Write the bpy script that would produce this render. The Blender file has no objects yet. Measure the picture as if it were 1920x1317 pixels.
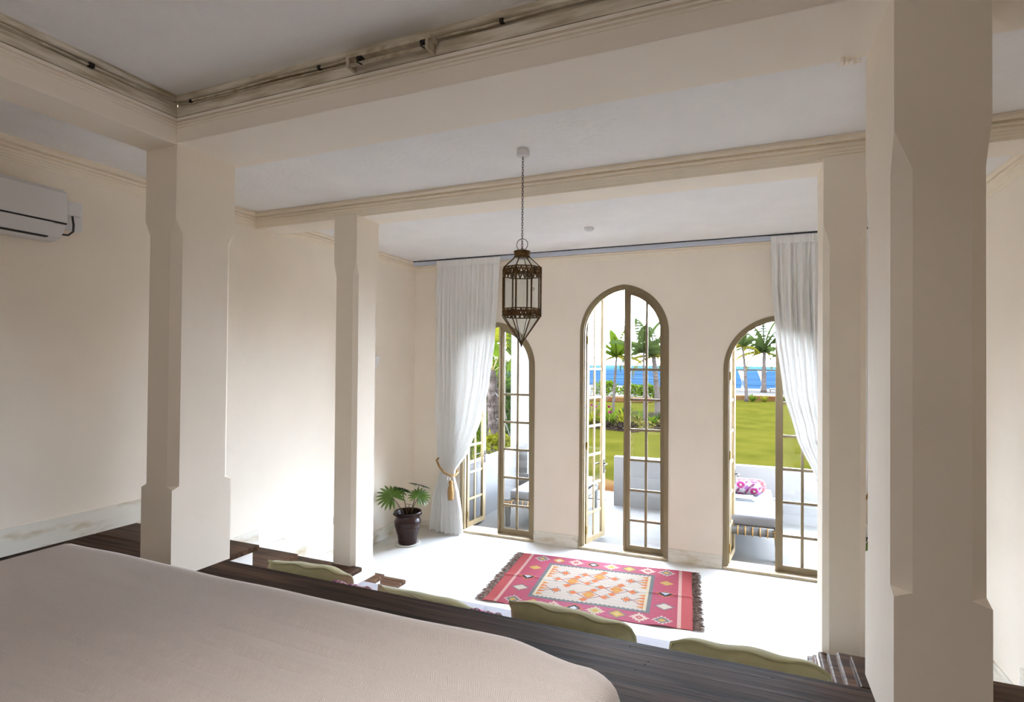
import bpy, bmesh, math, random
from mathutils import Vector, Matrix
from mathutils.geometry import tessellate_polygon
from math import radians as R, sin, cos, pi, sqrt, atan2

SC = bpy.context.scene
COL = SC.collection
rnd = random.Random(7)

# ------------------------------------------------------------------ camera
IMG_W, IMG_H, F_PX, PP_DY = 1920, 1317, 1044.15, 12.65
YAW, PITCH, ROLL, EYE = R(22.926), R(.6505), R(.4795), 2.40
_f = Vector((-sin(YAW) * cos(PITCH), cos(YAW) * cos(PITCH), sin(PITCH)))
_r = Vector((cos(YAW), sin(YAW), 0)); _u = _r.cross(_f)
cr = cos(ROLL) * _r + sin(ROLL) * _u; cu = -sin(ROLL) * _r + cos(ROLL) * _u
cam = bpy.data.cameras.new('camera'); camo = bpy.data.objects.new('camera', cam); COL.objects.link(camo)
m = Matrix((cr, cu, -_f)).transposed().to_4x4(); m.translation = Vector((0, 0, EYE)); camo.matrix_world = m
cam.sensor_width = 36; cam.sensor_fit = 'HORIZONTAL'; cam.lens = F_PX * 36 / IMG_W; cam.shift_y = PP_DY / IMG_W
cam.clip_start = .05; cam.clip_end = 9000
SC.camera = camo

# ------------------------------------------------------------------ sky, sun, exposure
SKY_STRENGTH = 46.0
SUN_STRENGTH = 5.0
SC.view_settings.view_transform = 'Standard'; SC.view_settings.look = 'None'
SC.view_settings.gamma = 1; SC.view_settings.use_curve_mapping = False
SC.view_settings.exposure = 0.3
SC.cycles.max_bounces = 14; SC.cycles.diffuse_bounces = 8; SC.cycles.transparent_max_bounces = 24
SC.cycles.caustics_reflective = False; SC.cycles.caustics_refractive = False
SC.cycles.sample_clamp_indirect = 8
world = bpy.data.worlds.new('sky'); SC.world = world; world.use_nodes = True
wn, wl = world.node_tree.nodes, world.node_tree.links
bg = wn['Background']; bg.inputs[1].default_value = SKY_STRENGTH
tc = wn.new('ShaderNodeTexCoord'); sx = wn.new('ShaderNodeSeparateXYZ'); wl.new(tc.outputs['Generated'], sx.inputs[0])
rp = wn.new('ShaderNodeValToRGB'); wl.new(sx.outputs['Z'], rp.inputs[0])
e = rp.color_ramp.elements; e[0].position = 0; e[0].color = (.76, .86, 1.0, 1); e[1].position = .6; e[1].color = (.42, .62, .95, 1)
e2 = e.new(.12); e2.color = (.72, .84, .98, 1)
cl = wn.new('ShaderNodeTexNoise'); cl.inputs['Scale'].default_value = 2.2; cl.inputs['Detail'].default_value = 6
mp = wn.new('ShaderNodeMapping'); mp.inputs['Scale'].default_value = (1, 1, 3.2); wl.new(tc.outputs['Generated'], mp.inputs[0]); wl.new(mp.outputs[0], cl.inputs[0])
cr2 = wn.new('ShaderNodeValToRGB'); cr2.color_ramp.elements[0].position = .36; cr2.color_ramp.elements[1].position = .60; wl.new(cl.outputs[0], cr2.inputs[0])
mx = wn.new('ShaderNodeMix'); mx.data_type = 'RGBA'; mx.inputs['B'].default_value = (.86, .93, 1.04, 1)
wl.new(cr2.outputs[0], mx.inputs['Factor']); wl.new(rp.outputs[0], mx.inputs['A']); wl.new(mx.outputs['Result'], bg.inputs[0])

sun = bpy.data.lights.new('sun', 'SUN'); sun.energy = SUN_STRENGTH; sun.angle = R(1.5); sun.color = (1, .93, .82)
suno = bpy.data.objects.new('sun', sun); COL.objects.link(suno)
suno.rotation_euler = Vector((-.75, -.42, -1.25)).to_track_quat('-Z', 'Y').to_euler()

def portal(name, x, y, z, w, h, rot):
    l = bpy.data.lights.new(name, 'AREA'); l.shape = 'RECTANGLE'; l.size = w; l.size_y = h
    l.cycles.is_portal = True
    o = bpy.data.objects.new(name, l); COL.objects.link(o); o.location = (x, y, z); o.rotation_euler = rot
for n_, x_, h_ in (('daylight_portal', -3.22, 3.0), ('daylight_portal', -1.459, 3.45), ('daylight_portal', .301, 3.0)):
    portal(n_, x_, 7.35, h_ / 2, 1.16, h_, (R(-90), 0, 0))

# added fill light over the bed, out of view, stands for no fixture
bed_fill = bpy.data.lights.new('bed_fill_light', 'AREA'); bed_fill.shape = 'RECTANGLE'; bed_fill.size = .9; bed_fill.size_y = .9; bed_fill.energy = 11; bed_fill.spread = R(74); bed_fill.color = (1, .96, .93)
bed_fill_obj = bpy.data.objects.new('bed_fill_light', bed_fill); COL.objects.link(bed_fill_obj); bed_fill_obj.location = (-.12, .75, 3.93)

rear_fill = bpy.data.lights.new('rear_fill_light', 'AREA'); rear_fill.shape = 'RECTANGLE'; rear_fill.size = 1.4; rear_fill.size_y = .7; rear_fill.energy = 13.5; rear_fill.color = (1, .94, .88)  # unseen fill added at the rear wall to lift the foreground, no real source
rear_fill_obj = bpy.data.objects.new('rear_fill_light', rear_fill); COL.objects.link(rear_fill_obj); rear_fill_obj.location = (-1.5, -2.6, 2.9); rear_fill_obj.rotation_euler = (R(95), 0, 0)

# ------------------------------------------------------------------ helpers
XL, XR, YB, YREAR, ZP, ZC = -4.57, 1.75, 7.077, -2.7, 1.09, 3.90
YT = 7.33            # outer face of the window wall

class MB:
    def __init__(s): s.v = []; s.f = []; s.mi = []
    def quad(s, pts, mi=0):
        n = len(s.v); s.v += [tuple(p) for p in pts]; s.f.append(tuple(range(n, n + len(pts)))); s.mi.append(mi)
    def box(s, x0, x1, y0, y1, z0, z1, mi=0):
        n = len(s.v)
        s.v += [(x0, y0, z0), (x1, y0, z0), (x1, y1, z0), (x0, y1, z0), (x0, y0, z1), (x1, y0, z1), (x1, y1, z1), (x0, y1, z1)]
        for f in ((0, 3, 2, 1), (4, 5, 6, 7), (0, 1, 5, 4), (1, 2, 6, 5), (2, 3, 7, 6), (3, 0, 4, 7)):
            s.f.append(tuple(n + i for i in f)); s.mi.append(mi)
        return s
    def prism(s, prof, a, b, place, mi=0, caps=True):
        """prof: 2D closed outline; place(p,q,t) -> 3D"""
        n = len(s.v); k = len(prof)
        for t in (a, b): s.v += [tuple(place(p, q, t)) for p, q in prof]
        for i in range(k):
            j = (i + 1) % k; s.f.append((n + i, n + j, n + k + j, n + k + i)); s.mi.append(mi)
        if caps:
            s.f.append(tuple(range(n, n + k))); s.f.append(tuple(range(n + 2 * k - 1, n + k - 1, -1))); s.mi += [mi, mi]
        return s
    def grid(s, nu, nv, fn, mi=0, closed_u=False):
        n = len(s.v)
        for j in range(nv):
            for i in range(nu): s.v.append(tuple(fn(i / (nu if closed_u else nu - 1), j / (nv - 1))))
        for j in range(nv - 1):
            for i in range(nu if closed_u else nu - 1):
                i2 = (i + 1) % nu
                s.f.append((n + j * nu + i, n + j * nu + i2, n + (j + 1) * nu + i2, n + (j + 1) * nu + i)); s.mi.append(mi)
        return s
    def lathe(s, prof, cx=0, cy=0, n=28, mi=0, cap=True, ang0=0):
        b = len(s.v); k = len(prof)
        for r, z in prof:
            for i in range(n):
                a = ang0 + 2 * pi * i / n; s.v.append((cx + r * cos(a), cy + r * sin(a), z))
        for j in range(k - 1):
            for i in range(n):
                i2 = (i + 1) % n
                s.f.append((b + j * n + i, b + j * n + i2, b + (j + 1) * n + i2, b + (j + 1) * n + i)); s.mi.append(mi)
        if cap:
            s.f.append(tuple(b + i for i in range(n - 1, -1, -1))); s.f.append(tuple(b + (k - 1) * n + i for i in range(n))); s.mi += [mi, mi]
        return s
    def tube(s, path, r, n=8, mi=0, closed=False):
        P = [Vector(p) for p in path]; k = len(P); b = len(s.v)
        up = Vector((0, 0, 1)); prev = None
        for i, p in enumerate(P):
            if closed: t = (P[(i + 1) % k] - P[i - 1]).normalized()
            else: t = (P[min(i + 1, k - 1)] - P[max(i - 1, 0)]).normalized()
            if prev is None:
                a = t.cross(up)
                if a.length < 1e-3: a = t.cross(Vector((1, 0, 0)))
            else: a = prev - t * prev.dot(t)
            a.normalize(); prev = a; c = t.cross(a)
            rr = r[i] if isinstance(r, (list, tuple)) else r
            for q in range(n):
                w = 2 * pi * q / n; s.v.append(tuple(p + (a * cos(w) + c * sin(w)) * rr))
        for i in range(k if closed else k - 1):
            j = (i + 1) % k
            for q in range(n):
                q2 = (q + 1) % n
                s.f.append((b + i * n + q, b + i * n + q2, b + j * n + q2, b + j * n + q)); s.mi.append(mi)
        if not closed:
            s.f.append(tuple(b + q for q in range(n - 1, -1, -1))); s.f.append(tuple(b + (k - 1) * n + q for q in range(n))); s.mi += [mi, mi]
        return s
    def bar(s, a, b, w, h=None, mi=0):
        """rectangular bar from a to b"""
        h = h or w; a = Vector(a); b = Vector(b); t = (b - a).normalized()
        x = t.cross(Vector((0, 0, 1)))
        if x.length < 1e-3: x = t.cross(Vector((0, 1, 0)))
        x.normalize(); y = x.cross(t)
        prof = [(-w / 2, -h / 2), (w / 2, -h / 2), (w / 2, h / 2), (-w / 2, h / 2)]
        return s.prism(prof, 0, 1, lambda p, q, tt: a + (b - a) * tt + x * p + y * q, mi)
    def plate(s, outer, holes, y0, y1, mi=0):
        """polygon with holes in XZ, extruded along Y"""
        loops = [outer] + holes
        tri = tessellate_polygon([[Vector((x, z, 0)) for x, z in l] for l in loops])
        flat = [p for l in loops for p in l]; n = len(s.v); k = len(flat)
        s.v += [(x, y0, z) for x, z in flat] + [(x, y1, z) for x, z in flat]
        for t in tri:
            s.f.append(tuple(n + i for i in t)); s.f.append(tuple(n + k + i for i in reversed(t))); s.mi += [mi, mi]
        o = 0
        for l in loops:
            c = len(l)
            for i in range(c):
                j = (i + 1) % c
                s.f.append((n + o + i, n + o + j, n + k + o + j, n + k + o + i)); s.mi.append(mi)
            o += c
        return s
    def build(s, name, mats, parent=None, local=False, smooth=False, bevel=0, seg=2, fixn=True, loc=None):
        if not isinstance(mats, (list, tuple)): mats = [mats]
        me = bpy.data.meshes.new(name); off = Vector((0, 0, 0))
        if loc is not None: off = Vector(loc)
        elif parent is not None and not local:
            p = parent
            while p is not None: off += p.location; p = p.parent
        me.from_pydata([(x - off.x, y - off.y, z - off.z) for x, y, z in s.v], [], s.f)
        for mm in mats: me.materials.append(mm)
        if len(mats) > 1: me.polygons.foreach_set('material_index', s.mi)
        if fixn:
            b = bmesh.new(); b.from_mesh(me); bmesh.ops.remove_doubles(b, verts=b.verts, dist=1e-5); bmesh.ops.recalc_face_normals(b, faces=b.faces); b.to_mesh(me); b.free()
        if smooth: me.polygons.foreach_set('use_smooth', [True] * len(me.polygons))
        o = bpy.data.objects.new(name, me); COL.objects.link(o)
        if parent is not None: o.parent = parent
        if loc is not None: o.location = off
        if bevel:
            bv = o.modifiers.new('bevel', 'BEVEL'); bv.width = bevel; bv.segments = seg; bv.limit_method = 'ANGLE'; bv.angle_limit = R(40)
            bv.harden_normals = False
        return o

def tag(o, label=None, cat=None, group=None, kind=None):
    if label: o['label'] = label
    if cat: o['category'] = cat
    if group: o['group'] = group
    if kind: o['kind'] = kind
    return o
def empty(name, loc, label=None, cat=None, group=None, kind=None, rz=0, parent=None):
    o = bpy.data.objects.new(name, None); COL.objects.link(o); o.location = loc; o.rotation_euler = (0, 0, rz)
    o.empty_display_size = .1
    if parent is not None: o.parent = parent
    return tag(o, label, cat, group, kind)
def S(o, label=None, cat='room part'):
    o['kind'] = 'structure'
    if label: o['label'] = label; o['category'] = cat
    return o

# ------------------------------------------------------------------ materials
def mat(name, col, rough=.6, spec=.3, metal=0, noise=0, nscale=6, bump=0, bscale=40, stretch=(1, 1, 1), col2=None, ramp=(.35, .7), sheen=0, trans=0, coord='Object'):
    m = bpy.data.materials.new(name); m.use_nodes = True; n, l = m.node_tree.nodes, m.node_tree.links
    b = n['Principled BSDF']; b.inputs['Base Color'].default_value = (*col, 1); b.inputs['Roughness'].default_value = rough
    b.inputs['Specular IOR Level'].default_value = spec; b.inputs['Metallic'].default_value = metal
    if sheen: b.inputs['Sheen Weight'].default_value = sheen
    if noise or bump or col2:
        t = n.new('ShaderNodeTexCoord'); mp = n.new('ShaderNodeMapping'); mp.inputs['Scale'].default_value = stretch; l.new(t.outputs[coord], mp.inputs[0])
    if noise or col2:
        c2 = col2 or tuple(c * (1 - noise) for c in col)
        nz = n.new('ShaderNodeTexNoise'); nz.inputs['Scale'].default_value = nscale; nz.inputs['Detail'].default_value = 5; l.new(mp.outputs[0], nz.inputs[0])
        rp = n.new('ShaderNodeValToRGB'); rp.color_ramp.elements[0].position = ramp[0]; rp.color_ramp.elements[1].position = ramp[1]
        rp.color_ramp.elements[0].color = (*c2, 1); rp.color_ramp.elements[1].color = (*col, 1)
        l.new(nz.outputs[0], rp.inputs[0]); l.new(rp.outputs[0], b.inputs['Base Color'])
    if bump:
        nb = n.new('ShaderNodeTexNoise'); nb.inputs['Scale'].default_value = bscale; nb.inputs['Detail'].default_value = 4; l.new(mp.outputs[0], nb.inputs[0])
        bp = n.new('ShaderNodeBump'); bp.inputs['Strength'].default_value = bump; bp.inputs['Distance'].default_value = .02; l.new(nb.outputs[0], bp.inputs['Height']); l.new(bp.outputs[0], b.inputs['Normal'])
    if trans:
        tr = n.new('ShaderNodeBsdfTranslucent'); tr.inputs[0].default_value = (*col, 1); ms = n.new('ShaderNodeMixShader'); ms.inputs[0].default_value = trans
        out = n['Material Output']; l.new(b.outputs[0], ms.inputs[1]); l.new(tr.outputs[0], ms.inputs[2]); l.new(ms.outputs[0], out.inputs[0])
    return m

def thin_glass(name, tint=(.97, .98, .98), refl=.06):
    m = bpy.data.materials.new(name); m.use_nodes = True; n, l = m.node_tree.nodes, m.node_tree.links
    n.remove(n['Principled BSDF']); out = n['Material Output']
    tr = n.new('ShaderNodeBsdfTransparent'); tr.inputs[0].default_value = (*tint, 1)
    gl = n.new('ShaderNodeBsdfGlossy'); gl.inputs['Roughness'].default_value = .02
    fr = n.new('ShaderNodeLayerWeight'); fr.inputs[0].default_value = .12
    ma = n.new('ShaderNodeMath'); ma.operation = 'MULTIPLY_ADD'; ma.inputs[1].default_value = .55; ma.inputs[2].default_value = refl; l.new(fr.outputs['Fresnel'], ma.inputs[0])
    ms = n.new('ShaderNodeMixShader'); l.new(ma.outputs[0], ms.inputs[0]); l.new(tr.outputs[0], ms.inputs[1]); l.new(gl.outputs[0], ms.inputs[2]); l.new(ms.outputs[0], out.inputs[0])
    return m

def wood_mat(name, c1, c2, plank=.165, axis='Y', rough=.55, spec=.035):
    """dark boards: grain streaks along one axis, board joints across the other"""
    m = bpy.data.materials.new(name); m.use_nodes = True; n, l = m.node_tree.nodes, m.node_tree.links
    b = n['Principled BSDF']; b.inputs['Roughness'].default_value = rough; b.inputs['Specular IOR Level'].default_value = spec
    t = n.new('ShaderNodeTexCoord'); mp = n.new('ShaderNodeMapping'); l.new(t.outputs['Object'], mp.inputs[0])
    mp.inputs['Scale'].default_value = (1.6, 26, 26) if axis == 'Y' else (26, 1.6, 26)
    nz = n.new('ShaderNodeTexNoise'); nz.inputs['Scale'].default_value = 1; nz.inputs['Detail'].default_value = 6; nz.inputs['Distortion'].default_value = .6; l.new(mp.outputs[0], nz.inputs[0])
    rp = n.new('ShaderNodeValToRGB'); rp.color_ramp.elements[0].position = .32; rp.color_ramp.elements[1].position = .72
    rp.color_ramp.elements[0].color = (*c1, 1); rp.color_ramp.elements[1].color = (*c2, 1); l.new(nz.outputs[0], rp.inputs[0])
    s = n.new('ShaderNodeSeparateXYZ'); l.new(t.outputs['Object'], s.inputs[0])
    d = n.new('ShaderNodeMath'); d.operation = 'DIVIDE'; d.inputs[1].default_value = plank; l.new(s.outputs[axis], d.inputs[0])
    fr = n.new('ShaderNodeMath'); fr.operation = 'FRACT'; l.new(d.outputs[0], fr.inputs[0])
    lt = n.new('ShaderNodeMath'); lt.operation = 'LESS_THAN'; lt.inputs[1].default_value = .025; l.new(fr.outputs[0], lt.inputs[0])
    fl = n.new('ShaderNodeMath'); fl.operation = 'FLOOR'; l.new(d.outputs[0], fl.inputs[0])
    wn_ = n.new('ShaderNodeTexWhiteNoise'); wn_.noise_dimensions = '1D'; l.new(fl.outputs[0], wn_.inputs['W'])
    hs = n.new('ShaderNodeHueSaturation'); l.new(rp.outputs[0], hs.inputs['Color'])
    mr = n.new('ShaderNodeMapRange'); mr.inputs['To Min'].default_value = .7; mr.inputs['To Max'].default_value = 1.3; l.new(wn_.outputs[0], mr.inputs[0]); l.new(mr.outputs[0], hs.inputs['Value'])
    mx = n.new('ShaderNodeMix'); mx.data_type = 'RGBA'; mx.inputs['B'].default_value = (.004, .003, .003, 1); l.new(lt.outputs[0], mx.inputs['Factor']); l.new(hs.outputs[0], mx.inputs['A']); l.new(mx.outputs['Result'], b.inputs['Base Color'])
    bp = n.new('ShaderNodeBump'); bp.inputs['Strength'].default_value = .35; bp.inputs['Distance'].default_value = .006
    sb = n.new('ShaderNodeMath'); sb.operation = 'SUBTRACT'; l.new(nz.outputs[0], sb.inputs[0]); l.new(lt.outputs[0], sb.inputs[1]); l.new(sb.outputs[0], bp.inputs['Height']); l.new(bp.outputs[0], b.inputs['Normal'])
    return m

def weave_mat(name, col, dark, freq=190, zig=.05, rough=.95):
    """herringbone ribs"""
    m = bpy.data.materials.new(name); m.use_nodes = True; n, l = m.node_tree.nodes, m.node_tree.links
    b = n['Principled BSDF']; b.inputs['Roughness'].default_value = rough; b.inputs['Specular IOR Level'].default_value = .1
    t = n.new('ShaderNodeTexCoord'); s = n.new('ShaderNodeSeparateXYZ'); l.new(t.outputs['Object'], s.inputs[0])
    def M(op, a, bb=None):
        q = n.new('ShaderNodeMath'); q.operation = op
        for i, v in enumerate((a, bb)):
            if v is None: continue
            if isinstance(v, (int, float)): q.inputs[i].default_value = v
            else: l.new(v, q.inputs[i])
        return q.outputs[0]
    tri = M('PINGPONG', s.outputs['Y'], zig)
    ph = M('MULTIPLY', M('ADD', s.outputs['X'], M('MULTIPLY', tri, .55)), freq * 2 * pi)
    rib = M('MULTIPLY_ADD', M('SINE', ph), .5); n_ = rib.node; n_.inputs[2].default_value = .5
    nz = n.new('ShaderNodeTexNoise'); nz.inputs['Scale'].default_value = 260; l.new(t.outputs['Object'], nz.inputs[0])
    h = M('ADD', M('MULTIPLY', rib, .75), M('MULTIPLY', nz.outputs[0], .6))
    rp = n.new('ShaderNodeValToRGB'); rp.color_ramp.elements[0].position = .2; rp.color_ramp.elements[1].position = .75
    rp.color_ramp.elements[0].color = (*dark, 1); rp.color_ramp.elements[1].color = (*col, 1); l.new(h, rp.inputs[0]); l.new(rp.outputs[0], b.inputs['Base Color'])
    bp = n.new('ShaderNodeBump'); bp.inputs['Strength'].default_value = .5; bp.inputs['Distance'].default_value = .003; l.new(h, bp.inputs['Height']); l.new(bp.outputs[0], b.inputs['Normal'])
    return m

def vcol_mat(name, rough=.95, bump=.3):
    m = bpy.data.materials.new(name); m.use_nodes = True; n, l = m.node_tree.nodes, m.node_tree.links
    b = n['Principled BSDF']; b.inputs['Roughness'].default_value = rough; b.inputs['Specular IOR Level'].default_value = .1
    a = n.new('ShaderNodeAttribute'); a.attribute_name = 'pattern'
    t = n.new('ShaderNodeTexCoord'); mp = n.new('ShaderNodeMapping'); mp.inputs['Scale'].default_value = (60, 260, 60); l.new(t.outputs['Object'], mp.inputs[0])
    nz = n.new('ShaderNodeTexNoise'); nz.inputs['Scale'].default_value = 1; nz.inputs['Detail'].default_value = 3; l.new(mp.outputs[0], nz.inputs[0])
    mr = n.new('ShaderNodeMapRange'); mr.inputs['To Min'].default_value = .7; mr.inputs['To Max'].default_value = 1.25; l.new(nz.outputs[0], mr.inputs[0])
    hs = n.new('ShaderNodeHueSaturation'); l.new(a.outputs['Color'], hs.inputs['Color']); l.new(mr.outputs[0], hs.inputs['Value']); l.new(hs.outputs[0], b.inputs['Base Color'])
    bp = n.new('ShaderNodeBump'); bp.inputs['Strength'].default_value = bump; bp.inputs['Distance'].default_value = .004; l.new(nz.outputs[0], bp.inputs['Height']); l.new(bp.outputs[0], b.inputs['Normal'])
    return m

WALLC = (.915, .83, .72)
M = {}
M['wall'] = mat('cream_plaster', WALLC, .85, .15, noise=.05, nscale=1.6, bump=.10, bscale=9)
M['beam'] = mat('cream_beam_plaster', (.94, .87, .775), .85, .15, noise=.03, nscale=2.5, bump=.05, bscale=12)
M['cornice'] = mat('cream_moulding', (.92, .83, .69), .8, .15, noise=.04, nscale=5)
M['dirtyboard'] = mat('stained_cornice_board', (.80, .75, .65), .8, .15, col2=(.40, .33, .22), nscale=3.5, ramp=(.28, .62), stretch=(1, 1, 7))
M['skirt'] = mat('stained_skirting', (.80, .76, .68), .8, .15, col2=(.55, .45, .30), nscale=4, ramp=(.27, .5), stretch=(1, 1, 3))
M['ceil'] = mat('white_ceiling', (.92, .915, .92), .9, .1, noise=.04, nscale=3, bump=.22, bscale=22)
M['floor'] = mat('polished_screed', (.70, .685, .645), .36, .25, noise=.06, nscale=1.3, bump=.03, bscale=5)
M['white'] = mat('white_plaster', (.90, .885, .87), .85, .15, noise=.04, nscale=3, bump=.08, bscale=14)
M['wood'] = wood_mat('dark_floor_boards', (.013, .0075, .005), (.070, .039, .025))
M['tread'] = wood_mat('dark_tread_wood', (.045, .024, .015), (.16, .088, .052), plank=.6, axis='Y', rough=.42)
M['nail'] = mat('nail_hole', (.006, .005, .005), .8)
M['frame'] = mat('olive_paint', (0.243, 0.1845, 0.1035), .5, .25, noise=.12, nscale=12, stretch=(1, 1, .2))
M['thresh'] = mat('worn_threshold', (.66, .56, .40), .6, .3, col2=(.42, .33, .20), nscale=9, ramp=(.3, .6))
M['brass'] = mat('aged_brass', (.36, .24, .08), .35, .5, metal=1)
M['darkbrass'] = mat('antique_brass', (.17, .095, .038), .42, .5, metal=.85, noise=.5, nscale=30)
M['iron'] = mat('dark_iron', (.03, .027, .025), .5, .5, metal=.7)
M['glass'] = thin_glass('window_glass')
M['lglass'] = thin_glass('lantern_glass', (.93, .96, .96), .10)
M['curtain'] = mat('white_voile', (.94, .935, .92), .95, .05, trans=.11, bump=.1, bscale=200)
M['rope'] = mat('jute_rope', (.45, .27, .11), .9, .1, noise=.4, nscale=60)
M['plastic'] = mat('white_plastic', (.74, .73, .74), .4, .4)
M['plasticgap'] = mat('dark_gap', (.02, .02, .022), .6)
M['rail'] = mat('grey_track', (.55, .59, .68), .45, .5)
M['cable'] = mat('black_cable', (.02, .018, .018), .5)
M['paintcable'] = mat('overpainted_cable', (.60, .54, .43), .6, .3, col2=(.38, .31, .21), nscale=14, ramp=(.35, .6))
M['bed'] = weave_mat('herringbone_bedspread', (.65, .585, .545), (.42, .37, .34))
M['bedhem'] = mat('bedspread_fringe', (.62, .56, .52), .95, .05)
M['omatt'] = mat('outdoor_mattress', (0.12, 0.1185, 0.129), .9, .0, bump=.05, bscale=60)
M['matt'] = mat('pale_mattress', (0.476, 0.4675, 0.51), .9, .1, bump=.05, bscale=60)
M['olive'] = mat('olive_linen', (.42, .385, .215), .9, .1, noise=.14, nscale=14, bump=.15, bscale=180, sheen=.2)
M['pot'] = mat('dark_glazed_clay', (.020, .005, .0035), .30, .28, col2=(.13, .10, .09), nscale=4.5, ramp=(.30, .33), stretch=(1, 1, 4))
M['saucer'] = mat('white_saucer', (.72, .70, .66), .5, .3)
M['soil'] = mat('dark_soil', (.012, .009, .007), .95)
M['fanleaf'] = mat('fan_leaf', (.115, .22, .028), .38, .4, noise=.45, nscale=9, trans=.2)
M['fandark'] = mat('dark_fan_leaf', (.022, .052, .016), .4, .4, noise=.3, nscale=9, trans=.1)
M['stalk'] = mat('leaf_stalk', (.09, .06, .022), .5)
M['fringe'] = mat('rug_fringe', (.34, .26, .225), .95, .05, col2=(.10, .065, .055), nscale=40)
M['rug'] = vcol_mat('kilim_weave')
M['prt'] = vcol_mat('printed_cotton', .9, .1)
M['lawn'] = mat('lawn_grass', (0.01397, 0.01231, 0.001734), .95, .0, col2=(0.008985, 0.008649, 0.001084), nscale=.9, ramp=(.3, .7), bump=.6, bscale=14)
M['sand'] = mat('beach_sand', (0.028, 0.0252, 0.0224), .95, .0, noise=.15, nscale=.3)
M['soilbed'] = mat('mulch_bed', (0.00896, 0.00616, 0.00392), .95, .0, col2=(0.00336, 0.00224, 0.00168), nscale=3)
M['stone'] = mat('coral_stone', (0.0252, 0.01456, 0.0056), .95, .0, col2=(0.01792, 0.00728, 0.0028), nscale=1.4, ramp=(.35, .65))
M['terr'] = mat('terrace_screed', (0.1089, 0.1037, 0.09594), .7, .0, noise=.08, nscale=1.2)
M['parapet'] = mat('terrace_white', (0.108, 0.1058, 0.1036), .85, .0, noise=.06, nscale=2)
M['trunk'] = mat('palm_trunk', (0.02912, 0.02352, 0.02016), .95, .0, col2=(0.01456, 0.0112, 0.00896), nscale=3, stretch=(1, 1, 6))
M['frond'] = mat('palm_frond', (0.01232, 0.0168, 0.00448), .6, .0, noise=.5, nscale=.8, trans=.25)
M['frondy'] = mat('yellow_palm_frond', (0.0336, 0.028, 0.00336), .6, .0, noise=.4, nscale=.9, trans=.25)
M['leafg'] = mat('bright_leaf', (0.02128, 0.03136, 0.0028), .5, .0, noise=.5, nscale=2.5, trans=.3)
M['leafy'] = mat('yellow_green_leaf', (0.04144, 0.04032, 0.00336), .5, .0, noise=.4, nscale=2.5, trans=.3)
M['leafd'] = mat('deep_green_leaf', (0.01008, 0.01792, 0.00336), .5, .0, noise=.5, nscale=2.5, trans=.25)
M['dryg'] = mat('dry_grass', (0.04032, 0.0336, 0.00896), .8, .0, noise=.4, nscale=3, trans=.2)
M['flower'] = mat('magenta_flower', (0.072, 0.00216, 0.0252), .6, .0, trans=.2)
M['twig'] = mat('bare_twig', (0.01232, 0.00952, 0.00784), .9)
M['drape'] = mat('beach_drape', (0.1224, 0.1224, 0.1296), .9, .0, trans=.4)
M['tile'] = mat('grey_rail_paint', (.5, .5, .52), .7)

def water():
    m = bpy.data.materials.new('sea_water'); m.use_nodes = True; n, l = m.node_tree.nodes, m.node_tree.links
    b = n['Principled BSDF']; b.inputs['Roughness'].default_value = .8; b.inputs['Specular IOR Level'].default_value = 0
    t = n.new('ShaderNodeTexCoord'); s = n.new('ShaderNodeSeparateXYZ'); l.new(t.outputs['Object'], s.inputs[0])
    mp = n.new('ShaderNodeMapping'); mp.inputs['Scale'].default_value = (.03, .10, 1); l.new(t.outputs['Object'], mp.inputs[0])
    nz = n.new('ShaderNodeTexNoise'); nz.inputs['Scale'].default_value = 1.2; nz.inputs['Detail'].default_value = 8; l.new(mp.outputs[0], nz.inputs[0])
    mr = n.new('ShaderNodeMapRange'); mr.inputs['From Min'].default_value = 90; mr.inputs['From Max'].default_value = 900; l.new(s.outputs['Y'], mr.inputs[0])
    rp = n.new('ShaderNodeValToRGB'); E = rp.color_ramp.elements
    E[0].position = 0; E[0].color = (.0040, .0088, .0155, 1); E[1].position = 1; E[1].color = (.0075, .0170, .0180, 1)
    q = E.new(.25); q.color = (.0044, .0100, .0165, 1); q = E.new(.45); q.color = (.0062, .0150, .0175, 1)
    l.new(mr.outputs[0], rp.inputs[0])
    hs = n.new('ShaderNodeHueSaturation'); l.new(rp.outputs[0], hs.inputs['Color'])
    m2 = n.new('ShaderNodeMapRange'); m2.inputs['From Min'].default_value = .3; m2.inputs['From Max'].default_value = .7; m2.inputs['To Min'].default_value = .65; m2.inputs['To Max'].default_value = 1.5; l.new(nz.outputs[0], m2.inputs[0]); l.new(m2.outputs[0], hs.inputs['Value'])
    l.new(hs.outputs[0], b.inputs['Base Color'])
    return m
M['sea'] = water()

# ------------------------------------------------------------------ arches and the window wall
DOORS = [('door_1', -3.22, 2.36), ('door_2', -1.459, 2.805), ('door_3', .301, 2.36)]
HALF, ARC = .565, .625            # half width, arch radius

def arch(c, zs, d=0, z0=0, n=18):
    """closed outline of the opening, shrunk by d: from bottom-left up, over the point, down to bottom-right"""
    a, r = HALF - d, ARC - d
    th = math.acos((r - a) / r)
    L = [(c - a, z0)] + [(c - a + r - r * cos(th * i / n), zs + r * sin(th * i / n)) for i in range(n + 1)]
    Rr = [(c + a - r + r * cos(th * i / n), zs + r * sin(th * i / n)) for i in range(n - 1, -1, -1)] + [(c + a, z0)]
    return L + Rr
def arch_top(c, zs, d, x):
    a, r = HALF - d, ARC - d
    dx = abs(x - c)                     # both halves alike
    q = dx + (r - a)
    return zs + sqrt(max(r * r - q * q, 0)) if q < r else zs

b = MB()
outer = [(XL - .2, -.3), (XL - .2, 4.2), (XR + .2, 4.2), (XR + .2, -.3)]
holes = [arch(c, zs, 0, 0) for _, c, zs in DOORS]
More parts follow.
